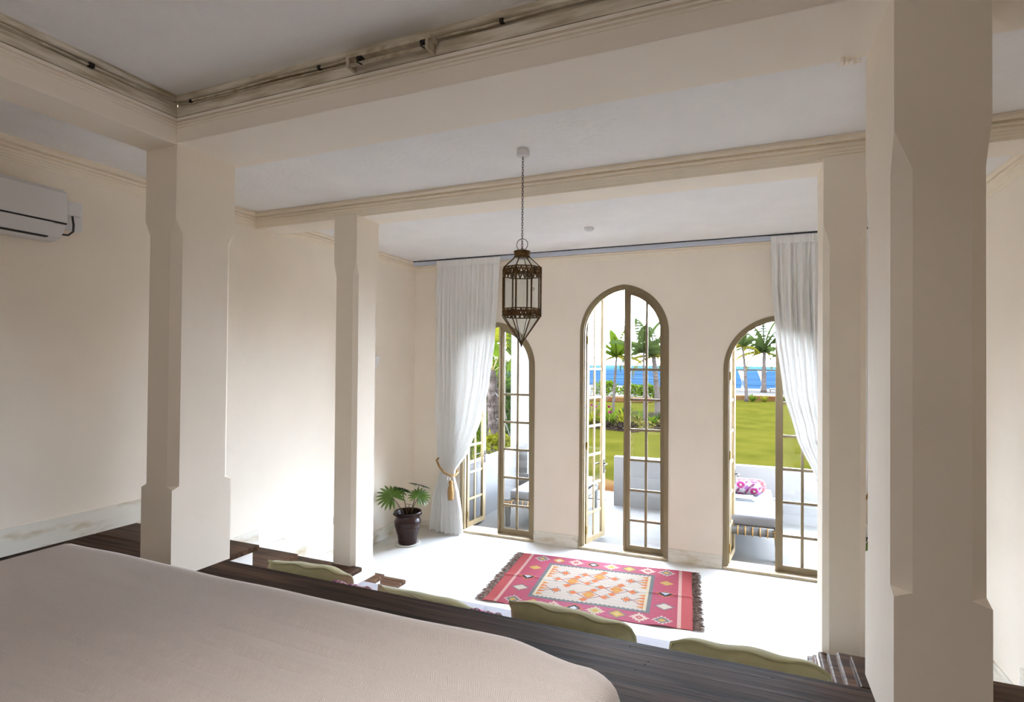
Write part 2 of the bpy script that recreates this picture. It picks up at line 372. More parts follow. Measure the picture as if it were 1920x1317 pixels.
# openings reach the floor, so cut them as one notched outline
out = [(XL - .2, 0), (XL - .2, 4.2), (XR + .2, 4.2), (XR + .2, 0)]
for _, c, zs in reversed(DOORS): out += list(reversed(arch(c, zs)))
b.plate(out, [], YB, YT)
S(b.build('wall_back', M['wall']))
S(MB().box(XL - .2, XL, YREAR, YT, -.1, 4.2).build('wall_left', M['wall']))
S(MB().box(XR, XR + .2, YREAR, YT, -.1, 4.2).build('wall_right', M['wall']))
S(MB().box(XL - .2, XR + .2, YREAR - .2, YREAR, -.1, 4.2).build('wall_rear', M['wall']))
S(MB().box(XL - .2, XR + .2, 2.6, YT, -.12, 0).build('floor', M['floor']))
# ceilings: lower bay over the sitting room and along the left aisle, raised panel over the bed
b = MB(); b.box(XL, XR, 2.70, YB, ZC, ZC + .25); b.box(XL, -3.446, YREAR, 2.70, ZC, ZC + .25)
S(b.build('ceiling', M['ceil']))
S(MB().box(-3.2, XR, YREAR, 2.30, 3.985, 4.15).build('ceiling', M['ceil']))

# beams
FB = (2.287, 2.74)
S(MB().box(-3.446, -3.17, YREAR, FB[0], 3.705, 3.857).box(-3.446, -3.20, YREAR, FB[0], 3.85, 4.15).build('beam', M['beam'], bevel=.004))
S(MB().box(-3.446, XR, FB[0], FB[1], 3.714, 3.857).box(-3.446, XR, FB[0] + .03, FB[1], 3.85, 4.15).build('beam', M['beam'], bevel=.004))
S(MB().box(XL, XR, 4.145, 4.462, 3.748, ZC).build('beam', M['beam'], bevel=.004))

# grooved strip + stained board + top mould around the raised panel
for k, ax in enumerate(('Y', 'X')):
    def pl(p, z, t, ax=ax): return (-3.17 + p, t, z) if ax == 'Y' else (t, FB[0] - p, z)
    a, b_ = (YREAR, FB[0] - .0) if ax == 'Y' else (-3.17, XR)
    g = MB()
    for z0, z1, p in ((3.800, 3.813, .005), (3.818, 3.832, .010), (3.837, 3.857, .015)):
        g.prism([(-.01, z0), (p, z0 + .003), (p, z1), (-.01, z1)], a, b_, pl)
    S(g.build('trim_%d' % (1 + 2 * k), M['beam']))
    d = MB().prism([(-.03, 3.863), (.012, 3.863), (.012, 3.922), (.006, 3.928), (-.03, 3.928)], a, b_, pl)
    d.prism([(-.03, 3.927), (-.006, 3.927), (-.002, 3.950), (-.03, 3.950)], a, b_, pl)
    d.prism([(-.03, 3.949), (.020, 3.949), (.030, 3.955), (.034, 3.972), (.028, 3.986), (-.03, 3.986)], a, b_, pl)
    S(d.build('trim_%d' % (2 + 2 * k), M['dirtyboard']))

# cornice profile (projection, z), used along the walls and the second beam
CORN = [(0, 3.742), (.004, 3.742), (.005, 3.758), (.009, 3.760), (.010, 3.776), (.014, 3.778), (.015, 3.794), (.020, 3.797), (.021, 3.812), (.012, 3.816), (.012, 3.822),
        (.030, 3.826), (.034, 3.834), (.030, 3.842), (.014, 3.846), (.014, 3.852), (.036, 3.856), (.042, 3.866), (.040, 3.878), (.030, 3.890), (.030, 3.902), (0, 3.902)]
def cornice(k, axis, at, sgn, a, b_):
    def pl(p, z, t): return (at + sgn * p, t, z) if axis == 'Y' else (t, at + sgn * p, z)
    S(MB().prism(CORN, a, b_, pl).build('trim_%d' % k, M['cornice']))
cornice(5, 'Y', XL, 1, YREAR, 4.145); cornice(6, 'Y', XL, 1, 4.462, YB)
cornice(7, 'Y', XR, -1, 2.74, 4.145); cornice(8, 'Y', XR, -1, 4.462, YB)
cornice(9, 'X', 4.145, -1, XL, XR); cornice(10, 'X', YB, -1, XL, XR)

# ------------------------------------------------------------------ columns
def column(x0, x1, y0, y1, z0, zs, zc0, zc1, z3, c=.045, stop=.02):
    def ring(z, k):
        k = max(k, 1e-4)
        return [(x0 + k, y0, z), (x1 - k, y0, z), (x1, y0 + k, z), (x1, y1 - k, z), (x1 - k, y1, z), (x0 + k, y1, z), (x0, y1 - k, z), (x0, y0 + k, z)]
    rings = [ring(z0, 0), ring(zs, 0), ring(zs + stop, c), ring(zc0, c), ring(zc1, 0), ring(z3, 0)]
    b = MB(); n = 8
    for r_ in rings: b.v += r_
    for j in range(len(rings) - 1):
        for i in range(n):
            i2 = (i + 1) % n; b.f.append((j * n + i, j * n + i2, (j + 1) * n + i2, (j + 1) * n + i)); b.mi.append(0)
    return S(b.build('column', M['wall'], bevel=.004, seg=2))
column(-3.446, -3.17, 2.287, 2.70, ZP, 1.622, 3.175, 3.262, 3.72, .046)
column(.466, .738, 2.287, 2.79, ZP, 1.612, 3.08, 3.225, 3.72, .054)
column(-3.549, -3.293, 4.12, 4.448, 0, .505, 3.20, 3.33, 3.76, .036)
column(.453, .697, 4.12, 4.46, 0, .505, 3.20, 3.33, 3.76, .036)
# broken plaster nib under the beam beside the right column
b = MB()
for i in range(5): b.box(.36 + i * .018, .372 + i * .018, 2.70 + .012 * i, 2.752, 3.694 + rnd.uniform(0, .01), 3.716)
S(b.build('trim_11', M['beam'], bevel=.003))

# ------------------------------------------------------------------ platform, stairs
NOSE = [2.99, 3.37, 3.74, 4.155, 4.50, 4.865]
b = MB(); b.box(XL, XR, YREAR, 2.672, ZP - .045, ZP); S(b.build('platform', M['wood'], bevel=.006))
S(MB().box(XL, -3.215, 2.674, NOSE[0], ZP - .040, ZP).build('platform', M['tread'], bevel=.008)); S(MB().box(.43, XR, 2.674, 2.94, ZP - .040, ZP).build('platform', M['tread'], bevel=.008))
b = MB(); b.box(XL, XR, YREAR, 2.645, 0, ZP - .045); b.box(XL, -3.25, 2.645, NOSE[0] - .03, 0, ZP - .045); b.box(.465, XR, 2.645, 2.91, 0, ZP - .045)
S(b.build('platform_base', M['white']))
# nail holes in the boards
b = MB()
for x, y in ((-.50, 2.62), (-.40, 2.52), (-.41, 2.49), (-.44, 2.43), (-.51, 2.27), (-.53, 2.22), (-.55, 2.16), (.1, 2.6), (.13, 2.43), (-1.3, 2.6), (-1.32, 2.5)):
    b.lathe([(.005, ZP), (.005, ZP + .0008)], x, y, 8)
b.build('nail_holes', M['nail']); S(bpy.data.objects['nail_holes'])

def stairs(x0, x1, xe, side):
    st = empty('staircase', (x0, NOSE[0], 0), kind='structure')
    base = MB()
    for k in range(1, 6):
        z = ZP - .182 * k
        base.box(x0, x1, NOSE[k - 1] - .03, NOSE[k] - .03, 0, z - .042)
        t = MB().box(min(xe[0], x0), max(xe[1], x1) if side < 0 else x1, NOSE[k - 1] - .028, NOSE[k], z - .042, z)
        t.build('tread', M['tread'], st, bevel=.012, seg=3)
    base.build('stair_base', M['white'], st)
stairs(XL, -3.25, (XL, -3.215), -1)
stairs(.465, XR, (.43, XR), 1)

# skirtings: stepped beside the stairs, plain elsewhere
def skirt(name, axis, at, sgn, segs):
    g = MB()
    for (a, b_, z0, z1) in segs:
        for q0, q1, p in ((0, 1, .012), (0, .80, .018), (0, .70, .023)):
            zt = z0 + (z1 - z0) * q1; bb = b_ - (.0 if p == .012 else (.018 if p == .018 else .028)) * (1 if len(segs) > 2 else 0)
            if axis == 'Y': g.box(min(at, at + sgn * p), max(at, at + sgn * p), a, bb, z0, zt)
            else: g.box(a, b_, min(at, at + sgn * p), max(at, at + sgn * p), z0, zt)
    return S(g.build(name, M['skirt']))
def stair_segs():
    s_ = [(YREAR, NOSE[0] + .07, ZP - .1, ZP + .18)]
    for k in range(1, 6):
        z = ZP - .182 * k; s_.append((NOSE[k - 1] + .03, NOSE[k] + .07, z - .15, z + .155))
    s_.append((NOSE[5] + .03, YB, 0, .155))
    return s_
skirt('baseboard_left', 'Y', XL, 1, stair_segs()); skirt('baseboard_right', 'Y', XR, -1, stair_segs())
skirt('baseboard_back', 'X', YB, -1, [(XL, -3.79, 0, .155), (-2.65, -2.03, 0, .155)])
skirt('baseboard_back', 'X', YB, -1, [(-.89, -.27, 0, .155), (.87, XR, 0, .155)])

# ------------------------------------------------------------------ doors
def leaf(root, hx, zs, c, sgn, ang, rows, name='leaf'):
    """one glazed leaf hung at hx; local x runs from the hinge to the meeting stile"""
    lf = empty(name, (hx - root.location.x, 7.175 - root.location.y, 0), rz=ang, parent=root)
    d0 = .052; A = HALF - d0                                # leaf width
    # work in world x of the closed leaf, then shift
    def outline(d, zlo, xa, xb, zhi=None, n=10):
        """closed outline between distances-from-centre xa<xb, bottom zlo, top clipped by arch d or zhi"""
        top = []
        for i in range(n + 1):
            q = xa + (xb - xa) * i / n
            zt = arch_top(0, zs, d, q)
            if q > HALF - d: zt = zlo + .01
            if zhi is not None: zt = min(zt, zhi)
            zt = max(zt, zlo + .004)
            top.append((q, zt))
        return [(xa, zlo)] + top + [(xb, zlo)] if zhi is None or True else None
    def loc(pts): return [(A - q if sgn > 0 else -(A - q), z) for q, z in pts]
    o = outline(d0, .035, 0.002, A, n=26)
    o[-2] = (A, zs); 
    zb = .105; meet, sideW, muntin, archW = .080, .048, .030, .060
    xa, xb = meet, A - sideW; xm = (xa + xb) / 2 + .008
    hs = []; panes = MB()
    for r_ in range(len(rows)):
        zlo = zb if r_ == 0 else rows[r_ - 1] + muntin / 2
        zhi = None if r_ == len(rows) - 1 else rows[r_] - muntin / 2
        for (p, q) in ((xa, xm - muntin / 2), (xm + muntin / 2, xb)):
            if zhi is not None: h = [(p, zlo), (p, zhi), (q, zhi), (q, zlo)]
            else: h = outline(d0 + archW, zlo, p, q, n=10)
            hs.append(loc(h))
            if zhi is not None: pts = [(p - .004, zlo - .004), (p - .004, zhi + .004), (q + .004, zhi + .004), (q + .004, zlo - .004)]
            else: pts = h
            lp = loc(pts)
            panes.quad([(x, .001, z) for x, z in lp])
    big = loc(outline(d0 + archW, zb, xa, xb, n=20)); L = MB().plate(loc(o), [big], -.02, .02)
    L.plate(loc(outline(d0 + archW - .022, zb - .02, xa - .02, xb + .02, n=24)), hs, -.008, .010)
    if ang == 0 or abs(ang) < .2:                            # astragal on the meeting edge
        xs = loc([(0.0, 0), (.028, 0)]); L.box(min(xs[0][0], xs[1][0]), max(xs[0][0], xs[1][0]), -.034, -.019, .035, zs + .58)
    L.build('leaf_frame', M['frame'], lf, local=True)
    panes.build('glazing', M['glass'], lf, local=True, fixn=False)
    for hz in (.22, 1.33, zs - .08):
        h = MB().lathe([(.009, hz - .05), (.009, hz + .05)], 0, -.026, 10); h.box(-.012, .012, -.024, -.0205, hz - .045, hz + .045)
        h.build('hinge', M['brass'], lf, local=True)
    if abs(ang) > .2:
        x = A - .035
        for s2 in (-1, 1):
            h = MB().tube([(x, s2 * .02, 1.03), (x, s2 * .065, 1.03), (x - .02, s2 * .07, 1.03), (x - .11, s2 * .07, 1.025)], .009, 8)
            h.box(x - .02, x + .02, min(s2 * .02, s2 * .026), max(s2 * .02, s2 * .026), .90, 1.09)
            h.lathe([(.014, .93), (.014, .932)], x, s2 * .035, 8)
            h.build('handle', M['iron'], lf, local=True)
    return lf

ROWS = {'door_1': [.429, .815, 1.208, 1.588, 1.975, 2.371], 'door_2': [.419, .803, 1.188, 1.574, 1.958, 2.343, 2.73], 'door_3': [.443, .83, 1.21, 1.59, 1.975, 2.362]}
for (nm, c, zs), ang in zip(DOORS, (R(85), R(75), R(84))):
    rt = empty(nm, (c, YB, 0), kind='structure')
    f = MB(); o, i_ = arch(c, zs, 0.0005, 0), arch(c, zs, .05, 0); n = len(o)
    for lo, hi, y0, y1 in ((o, i_, YB - .008, 7.205),):
        k = len(f.v)
        for pts, y in ((o, y0), (i_, y0), (i_, y1), (o, y1)): f.v += [(x, y, z) for x, z in pts]
        for ring in range(4):
            for j in range(n - 1):
                a_, b_ = ring * n, ((ring + 1) % 4) * n
                f.f.append((k + a_ + j, k + a_ + j + 1, k + b_ + j + 1, k + b_ + j)); f.mi.append(0)
        for j in (0, n - 1): f.f.append(tuple(k + r_ * n + j for r_ in range(4))); f.mi.append(0)
    # rebate step behind the face
    o2 = arch(c, zs, .05, 0); i2 = arch(c, zs, .062, 0); k = len(f.v)
    for pts, y in ((o2, YB + .02), (i2, YB + .02), (i2, 7.15), (o2, 7.15)): f.v += [(x, y, z) for x, z in pts]
    for ring in range(4):
        for j in range(n - 1):
            a_, b_ = ring * n, ((ring + 1) % 4) * n
            f.f.append((k + a_ + j, k + a_ + j + 1, k + b_ + j + 1, k + b_ + j)); f.mi.append(0)
    f.build('frame', M['frame'], rt)
    MB().box(c - HALF + .002, c + HALF - .002, YB - .03, YT, 0, .03).build('threshold', M['thresh'], rt, bevel=.004)
    leaf(rt, c - HALF + .052, zs, c, 1, ang, ROWS[nm])
    leaf(rt, c + HALF - .052, zs, c, -1, 0, ROWS[nm])

# ------------------------------------------------------------------ cushions, mattress, bed
def pillow(name, w, h, t, parent_loc, rot, label, cat, group=None, mats=None, pipe=True, n=30, slump=0, seed=0, pattern=None):
    rr = random.Random(seed); ph = [rr.uniform(0, 6) for _ in range(6)]
    root = bpy.data.objects.new(name, None); COL.objects.link(root); root.location = parent_loc; root.rotation_euler = rot; root.empty_display_size = .1
    tag(root, label, cat, group)
    def edge(u, v):
        k = .045
        x = u * (1 - k * (1 - v * v) * abs(u) ** 3) ; z = v * (1 - k * (1 - u * u) * abs(v) ** 3)
        c_ = .055 * (abs(u) * abs(v)) ** 5; return x * w / 2 * (1 - c_), z * h / 2 * (1 - c_ * (.3 if u < 0 and v > 0 else 1))
    def sidefn(s):
        def fn(a, b_):
            u, v = a * 2 - 1, b_ * 2 - 1
            x, z = edge(u, v)
            d = max(0, (1 - abs(u) ** 2.6) * (1 - abs(v) ** 2.6)) ** .46
            y = s * t / 2 * d + .010 * sin(9 * u + ph[0] + 3 * v) * (1 - d) * 1.2 + .008 * sin(13 * v + ph[1]) * (1 - d)
            y += s * .008 * sin(7 * u + 5 * v + ph[2]) * d
            z2 = z - slump * (1 - u * u) * (v + 1) / 2 * h + slump * .25 * h * sin(5 * u + ph[3]) * (v + 1) / 2 * .5
            return (x, y, z2 + h / 2)
        return fn
    b = MB(); b.grid(n, n, sidefn(1)); b.grid(n, n, sidefn(-1))
    c = b.build('cover', mats, root, local=True, smooth=True)
    if pattern:
        me = c.data; at = me.color_attributes.new('pattern', 'FLOAT_COLOR', 'POINT')
        for v in me.vertices: at.data[v.index].color = (*pattern(v.co.x / w, v.co.z / h), 1)
    if pipe:
        pts = []
        for k in range(4):
            for i in range(n - 1):
                q = i / (n - 1) * 2 - 1
                u, v = ((q, -1), (1, q), (-q, 1), (-1, -q))[k]
                pts.append(sidefn(1)((u + 1) / 2, (v + 1) / 2))
        MB().tube(pts, .0065, 6, closed=True).build('piping', mats, root, local=True, smooth=True)
    return root
# built-in daybed under the ledge
SB = MB().box(-3.15, .42, 2.645, 4.02, 0, .34); S(SB.build('daybed_base', M['white'], bevel=.006))
def mattress(name, x0, x1, y0, y1, z0, z1, m, label, r=.04, group=None):
    o = MB().box(x0, x1, y0, y1, z0, z1).build(name, m, loc=((x0 + x1) / 2, (y0 + y1) / 2, z0), bevel=r, seg=4)
    o.data.polygons.foreach_set('use_smooth', [True] * len(o.data.polygons))
    return tag(o, label, 'mattress', group)
mattress('daybed_mattress', -3.14, .41, 2.66, 4.06, .342, .478, M['matt'], 'long pale lavender-white mattress on the built-in bench behind the olive cushions')
for i, (x, w, h, t, yb, tilt, rz, sl, lab) in enumerate((
        (-2.65, .69, .60, .27, 3.02, -17, 3, -.03, 'olive piped cushion behind the ledge nearest the left stairs'),
        (-1.74, .74, .59, .28, 3.10, -26, -3, .03, 'slumped olive cushion sagging low behind the ledge, second from left stairs'),
        (-.85, .72, .64, .26, 3.02, -17, -5, -.01, 'olive piped cushion with raised corner in front of the red rug'),
        (.0, .72, .585, .27, 3.02, -16, 0, -.03, 'olive piped cushion behind the ledge beside the right stairs'))):
    pillow('cushion', w, h, t, (x, yb, .488), (R(-tilt), 0, R(rz)), lab, 'cushion', 'olive back cushions along the ledge', M['olive'], slump=sl, seed=i + 3)

# printed cotton pattern (pink ikat drops)
def ikat(x, y):
    x, y = x * 5.2, y * 3.4
    cx, cy = round(x), round(y + .5 * (round(x) % 2)) - .5 * (round(x) % 2)
    d = ((x - cx) / .42) ** 2 + ((y - cy) / .42) ** 2
    if d < .06: return (.75, .70, .62)
    if d < .25: return (.45, .03, .14)
    if d < .55: return (.62, .05, .33)
    if d < .8: return (.72, .66, .70)
    if sin(x * 9 + y * 7) > .55: return (.30, .02, .14)
    if sin(x * 3 - y * 5) > .5: return (.50, .20, .52)
    return (.74, .68, .72)
for x, lab in ((-2.19, 'pink printed cushion peeping over the ledge left of the slumped olive cushion'), (-1.30, 'pink printed cushion peeping over the ledge right of the slumped olive cushion')):
    pillow('cushion', .30 if x < -2 else .19, .52, .12, (x, 2.80, .555), (R(6), 0, 0), lab, 'cushion', None, M['prt'], pipe=False, n=26, seed=int(x * 100) % 9, pattern=lambda a, b_: ikat(a, b_) if True else 0)

# bed and bedspread
BX0, BX1, BY1, BZ = -2.98, -.435, 1.645, 1.547
bed = empty('bed', ((BX0 + BX1) / 2, .4, ZP), 'low double bed under the beige bedspread in the foreground', 'bed')
MB().box(BX0 + .06, BX1 - .08, -1.0, BY1 - .10, ZP + .12, ZP + .24).build('bed_frame', M['tread'], bed, bevel=.01)
for x in (BX0 + .10, BX1 - .14):
    for y in (-.95, BY1 - .18): MB().box(x, x + .06, y, y + .06, ZP, ZP + .125).build('leg', M['tread'], bed)
MB().box(BX0 + .05, BX1 - .06, -1.0, BY1 - .09, ZP + .242, BZ - .025).build('mattress', M['matt'], bed, bevel=.05, seg=4)
def spread(u, v):
    # arc-length parameters: s along X, t along Y
    s = BX0 - .38 + u * (BX1 - BX0 + .38 + .34); t = -1.05 + v * (BY1 + 1.05 + .30)
    z = BZ + .004 * sin(s * 5 + t * 3) * sin(t * 4 - s * 2)
    x, y = s, t
    if s < BX0 + .06:
        q = BX0 + .06 - s; x = BX0 + .06 - .06 * (1 - math.exp(-q / .05)) - .06 * q; z -= max(0, q - .045 * (1 - math.exp(-q / .05)))
    if s > BX1:
        q = s - BX1
        x = BX1 + (q if q < .09 else .09 + (q - .09) * .36)
        z -= .040 * (q / .09) ** 2 if q < .09 else .040 + (q - .09) * .86
        z += .010 * sin(t * 17) * min(1, q / .2) ** 2; x += .012 * sin(t * 11) * min(1, q / .2)
    if t > BY1 - .06:
        q = t - (BY1 - .06); y = BY1 - .06 + .07 * (1 - math.exp(-q / .06)) + .05 * q
        z -= max(0, q - .05 * (1 - math.exp(-q / .05))) * 1.0
        y += .010 * sin(s * 14) * min(1, q / .2)
    cs = min(1, max(0, (s + .70) / .25)); ct = min(1, max(0, (t - 1.25) / .40)); z -= .042 * cs * cs * (3 - 2 * cs) * ct * ct
    z += .006 * sin(s * 2.3 + 1) * sin(t * 1.9)
    return (x, y, z)
sp = MB().grid(150, 110, spread).build('bedspread', M['bed'], smooth=True, fixn=False)
sp.modifiers.new('thick', 'SOLIDIFY').thickness = .006
bs = empty('bedspread', (0, 0, 0)); bs.location = (-1.8, .4, BZ)
tag(bs, 'beige herringbone bedspread over the foreground bed with fringed corner', 'bedspread')
sp.name = 'cover'; sp.parent = bs; sp.data.transform(Matrix.Translation(-bs.location))
bs.name = 'bedspread'
b = MB()
for i in range(60):
    v = .40 + .58 * i / 59; p = Vector(spread(1, v)); d = Vector((.012 + rnd.uniform(-.004, .01), rnd.uniform(-.012, .012), -.03 - rnd.uniform(0, .015)))
    b.tube([p, p + d * .5 + Vector((.006, 0, .004)), p + d], .0028, 5)
b.tube([Vector(spread(1, .39 + .60 * i / 40)) for i in range(41)], .004, 6)
b.build('fringe', M['bedhem'], bs)

# ------------------------------------------------------------------ kilim
RL, RW = 2.04, 1.49
RED, RED2, PINK = (.44, .065, .080), (.36, .05, .085), (.47, .115, .19)
CRM, GRY, ORG, YEL, BLK, PNK, PUR = (.57, .475, .40), (.17, .17, .165), (.60, .17, .055), (.55, .32, .075), (.05, .05, .06), (.66, .46, .38), (.24, .09, .11)
def diamond(x, y, w, h): return abs(x) / w + abs(y) / h
MOT = [(CRM, GRY, YEL), (None, YEL, CRM), (PNK, PNK, RED), (ORG, BLK, (.62, .62, .72)), (PNK, (.50, .45, .24), YEL), (GRY, YEL, (.56, .42, .16)), (PNK, PNK, RED), (CRM, GRY, YEL)]
SIDE = [None, (None, YEL, (.52, .36, .12)), (ORG, BLK, (.66, .64, .70)), (GRY, CRM, (.58, .50, .38)), None]
def motif(dx, dy, sty, w=.085, h=.088):
    d = diamond(dx, dy, w, h); z = .10 * sin(atan2(dy, dx) * 12)
    o, mid, core = sty
    if d < .45: return core if d > .16 or core != RED else PNK
    if d < .86: return mid if mid != PNK or (d + z) > .6 else PNK
    if o and d < 1.08 + z * 1.6: return o
    return None
def kilim(x, y):
    # x along the length from the left end, y from the near long side
    col = [a + (b_ - a) * (.5 + .5 * sin(x * 2.2 - .6)) for a, b_ in zip(RED, PINK)]
    j = .012 * sin(x * 31) * sin(y * 23)
    if .115 < x < .150 or RL - .150 < x < RL - .115: return (.62, .36, .30)
    if x < .115 or x > RL - .115: return (.47, .085, .085)
    for k in range(8):
        cx = .285 + k * (RL - .57) / 7
        for cy in (RW - .125, .125):
            q = motif(x - cx, y - cy, MOT[k])
            if q: return q
    for k in range(1, 4):
        cy = RW - .125 - k * (RW - .25) / 4
        for cx in (.275, RL - .275):
            q = motif(x - cx, y - cy, SIDE[k], .092, .080)
            if q: return q
    fx0, fx1, fy0, fy1 = .445, RL - .445, .275, RW - .275
    if fx0 - .04 < x < fx1 + .04 and fy0 - .04 < y < fy1 + .04:
        tooth = .022 * abs(((x / .046) % 1) * 2 - 1)
        if y < fy0 + tooth or y > fy1 - tooth: return GRY
        if x < fx0 or x > fx1: return GRY
        if x < fx0 + .028 or x > fx1 - .028: return (.62, .50, .34)
        # half motifs at both ends
        for ex, sg in ((fx0 + .028, 1), (fx1 - .028, -1)):
            dx = (x - ex) * sg
            if dx < .26:
                for cy in (fy0 + .22, fy1 - .22):
                    for tt in range(-2, 3):
                        if diamond(dx, y - cy - tt * .072, .075 if tt else .10, .034) < 1: return ORG if tt % 2 else (.58, .22, .05)
                    if diamond(dx - .18, y - cy, .045, .055) < 1: return ORG
                    if diamond(dx - .18, y - cy, .068, .085) < 1 and sin(dx * 260) > .3: return GRY
                    if abs(abs(y - cy) - abs(dx - .12) * .9) < .007 and .03 < dx < .15: return PUR
        # four crosses
        for cx, cy in ((fx0 + .33, RW / 2 + .04), (RW * 0 + RL / 2 + .02, fy1 - .21), (RL / 2 - .02, fy0 + .21), (fx1 - .33, RW / 2 - .04)):
            dx, dy = x - cx, y - cy
            if abs(dx) < .24 and abs(dy) < .22:
                if diamond(dx, dy, .042, .035) < 1: return YEL
                for px, py in ((0, .05), (0, -.05), (.03, 0), (-.03, 0)):
                    if diamond(dx - px, dy - py, .046, .046) < 1: return (.60, .24, .06)
                for px, py in ((.035, .135), (-.035, -.135), (.165, -.01), (-.165, .01)):
                    if diamond(dx - px, dy - py, .048, .050) < 1: return ORG
                for px in (.165, -.165):
                    if diamond(dx - px, dy, .075, .085) < 1 and abs(dx) > .165 and sin(dy * 230) > .2: return GRY
                if abs(diamond(dx, dy, .125, .105) - 1) < .07: return PUR
        if abs(y - RW / 2 - .01) < .004: return (.70, .62, .50)
        g = .5 + .5 * sin(y * 95 + 2 * sin(x * 6)); return tuple(c * (.93 + .12 * g) for c in CRM)
    if abs(y - RW / 2 - .01) < .006 and (x < .5 or x > RL - .5): return (.14, .015, .02)
    if sin(y * 140 + 3 * sin(x * 9)) > .93: return (.30, .03, .05)
    return tuple(col)
rug = empty('kilim_rug', (-1.523, 5.944, 0), 'red fringed kilim rug with cream centre on the pale floor', 'rug', rz=R(5.5))
NX, NY = 420, 300
def rz_(x, y):
    e_ = max(0, 1 - y / .12)
    return .006 + .004 * sin(x * 4) * sin(y * 3) ** 2 + e_ * .012 * max(0, sin(x * 7.5 + 1) ** 3) + .010 * math.exp(-((y - RW / 2) / .03) ** 2) * (1 if x < .4 or x > 1.6 else .4)
bR = MB().grid(NX, NY, lambda u, v: (u * RL - RL / 2, v * RW - RW / 2 + .010 * sin(u * 14) * (1 - v) ** 2, rz_(u * RL, v * RW)))
ro = bR.build('rug_weave', M['rug'], rug, local=True, smooth=True, fixn=False)
at = ro.data.color_attributes.new('pattern', 'FLOAT_COLOR', 'POINT')
buf = []
for j in range(NY):
    for i in range(NX): buf += [*kilim(i / (NX - 1) * RL, j / (NY - 1) * RW), 1.0]
at.data.foreach_set('color', [c * .60 if i % 4 < 3 else c for i, c in enumerate(buf)])
ro.modifiers.new('thick', 'SOLIDIFY').thickness = .006
for sg in (-1, 1):
    b = MB(); rr = random.Random(5)
    for i in range(62):
        y = -RW / 2 + .012 + i * (RW - .024) / 61; x = sg * RL / 2; L_ = .085 + rr.uniform(-.012, .012); w = rr.uniform(-.016, .016)
        b.tube([(x - sg * .01, y, .008), (x + sg * L_ * .5, y + w * .3, .009), (x + sg * L_, y + w, .005)], [.0055, .007, .0035], 5)
    b.build('fringe', M['fringe'], rug, local=True, smooth=True)

# ------------------------------------------------------------------ potted fan palms
def fan(parent, base, tip, R_, face, m, seed, spread_=300, nb=17):
    """stalk from base to tip and a pleated round fan facing 'face'"""
    rr = random.Random(seed); base, tip = Vector(base), Vector(tip); fc = Vector(face).normalized()
    d = (tip - base).normalized(); side = d.cross(fc).normalized(); fwd = fc.cross(side).normalized()
    if fwd.dot(d) < 0: fwd = -fwd
    b = MB()
    for i in range(nb):
        a = R(-spread_ / 2 + spread_ * i / (nb - 1)); L_ = R_ * (1 - .25 * abs(a) / pi) * rr.uniform(.92, 1.05)
        dr = fwd * cos(a) + side * sin(a); pr = fwd * -sin(a) + side * cos(a)
        w = R_ * .085; rows = []
        for q, wq in ((.03, .25), (.40, 1.0), (.72, .85), (.9, .45), (1, .03)):
            c = tip + dr * (L_ * q) + Vector((0, 0, -1)) * (R_ * .22 * q * q) + fc * (R_ * .16 * q)
            rows.append((c - pr * w * wq, c + fc * (w * .45 * wq), c + pr * w * wq))
        for r0, r1 in zip(rows, rows[1:]):
            b.quad([r0[0], r0[1], r1[1], r1[0]]); b.quad([r0[1], r0[2], r1[2], r1[1]])
    lf = b.build('leaf', m, parent, fixn=False)
    mid = (base + tip) / 2 + Vector((0, 0, .02))
    MB().tube([base, mid, tip], [.007, .0055, .004], 6).build('stalk', M['stalk'], lf, smooth=True).location = -lf.location + Vector((0, 0, 0))
    return lf
def pot_plant(x, y, leaves, label, label2, sc=1):
    sa = MB().lathe([(.001, 0), (.145, 0), (.163, .012), (.166, .022), (.152, .019), (.128, .012), (.001, .012)], x, y, 40, cap=False)
    tag(sa.build('plant_saucer', M['saucer'], loc=(x, y, 0), smooth=True), label2, 'saucer')
    r = empty('potted_fan_palm', (x, y, .0125), label, 'plant')
    z0 = .0125
    prof = [(.001, .0), (.118, .0), (.124, .012), (.126, .055), (.135, .11), (.160, .20), (.176, .27), (.172, .305), (.160, .330), (.152, .352), (.155, .378), (.176, .400), (.184, .412), (.180, .424), (.168, .420), (.158, .405), (.148, .385), (.146, .35), (.001, .345)]
    b = MB().lathe([(p, z0 + q) for p, q in prof], x, y, 44, cap=False)
    for i in range(44):                                    # pinched rim frill
        a = 2 * pi * i / 44; b.tube([(x + .176 * cos(a - .05), y + .176 * sin(a - .05), z0 + .385), (x + .186 * cos(a), y + .186 * sin(a), z0 + .392)], .0075, 5)
    for zz in (.17, .235, .30): b.tube([(x + (.1515 if zz < .2 else .1685 if zz < .25 else .1735) * cos(t * pi / 24), y + (.1515 if zz < .2 else .1685 if zz < .25 else .1735) * sin(t * pi / 24), z0 + zz) for t in range(48)], .004, 5, closed=True)
    b.build('pot', M['pot'], r, smooth=True)
    MB().lathe([(.001, z0 + .350), (.147, z0 + .350), (.147, z0 + .356), (.001, z0 + .362)], x, y, 28, cap=False).build('soil', M['soil'], r, smooth=True)
    for i, (bx, by, tip, R_, face, mm) in enumerate(leaves):
        fan(r, (x + bx, y + by, z0 + .355), tip, R_, face, mm, i + 11)
    return r
px, py = -4.154, 6.309
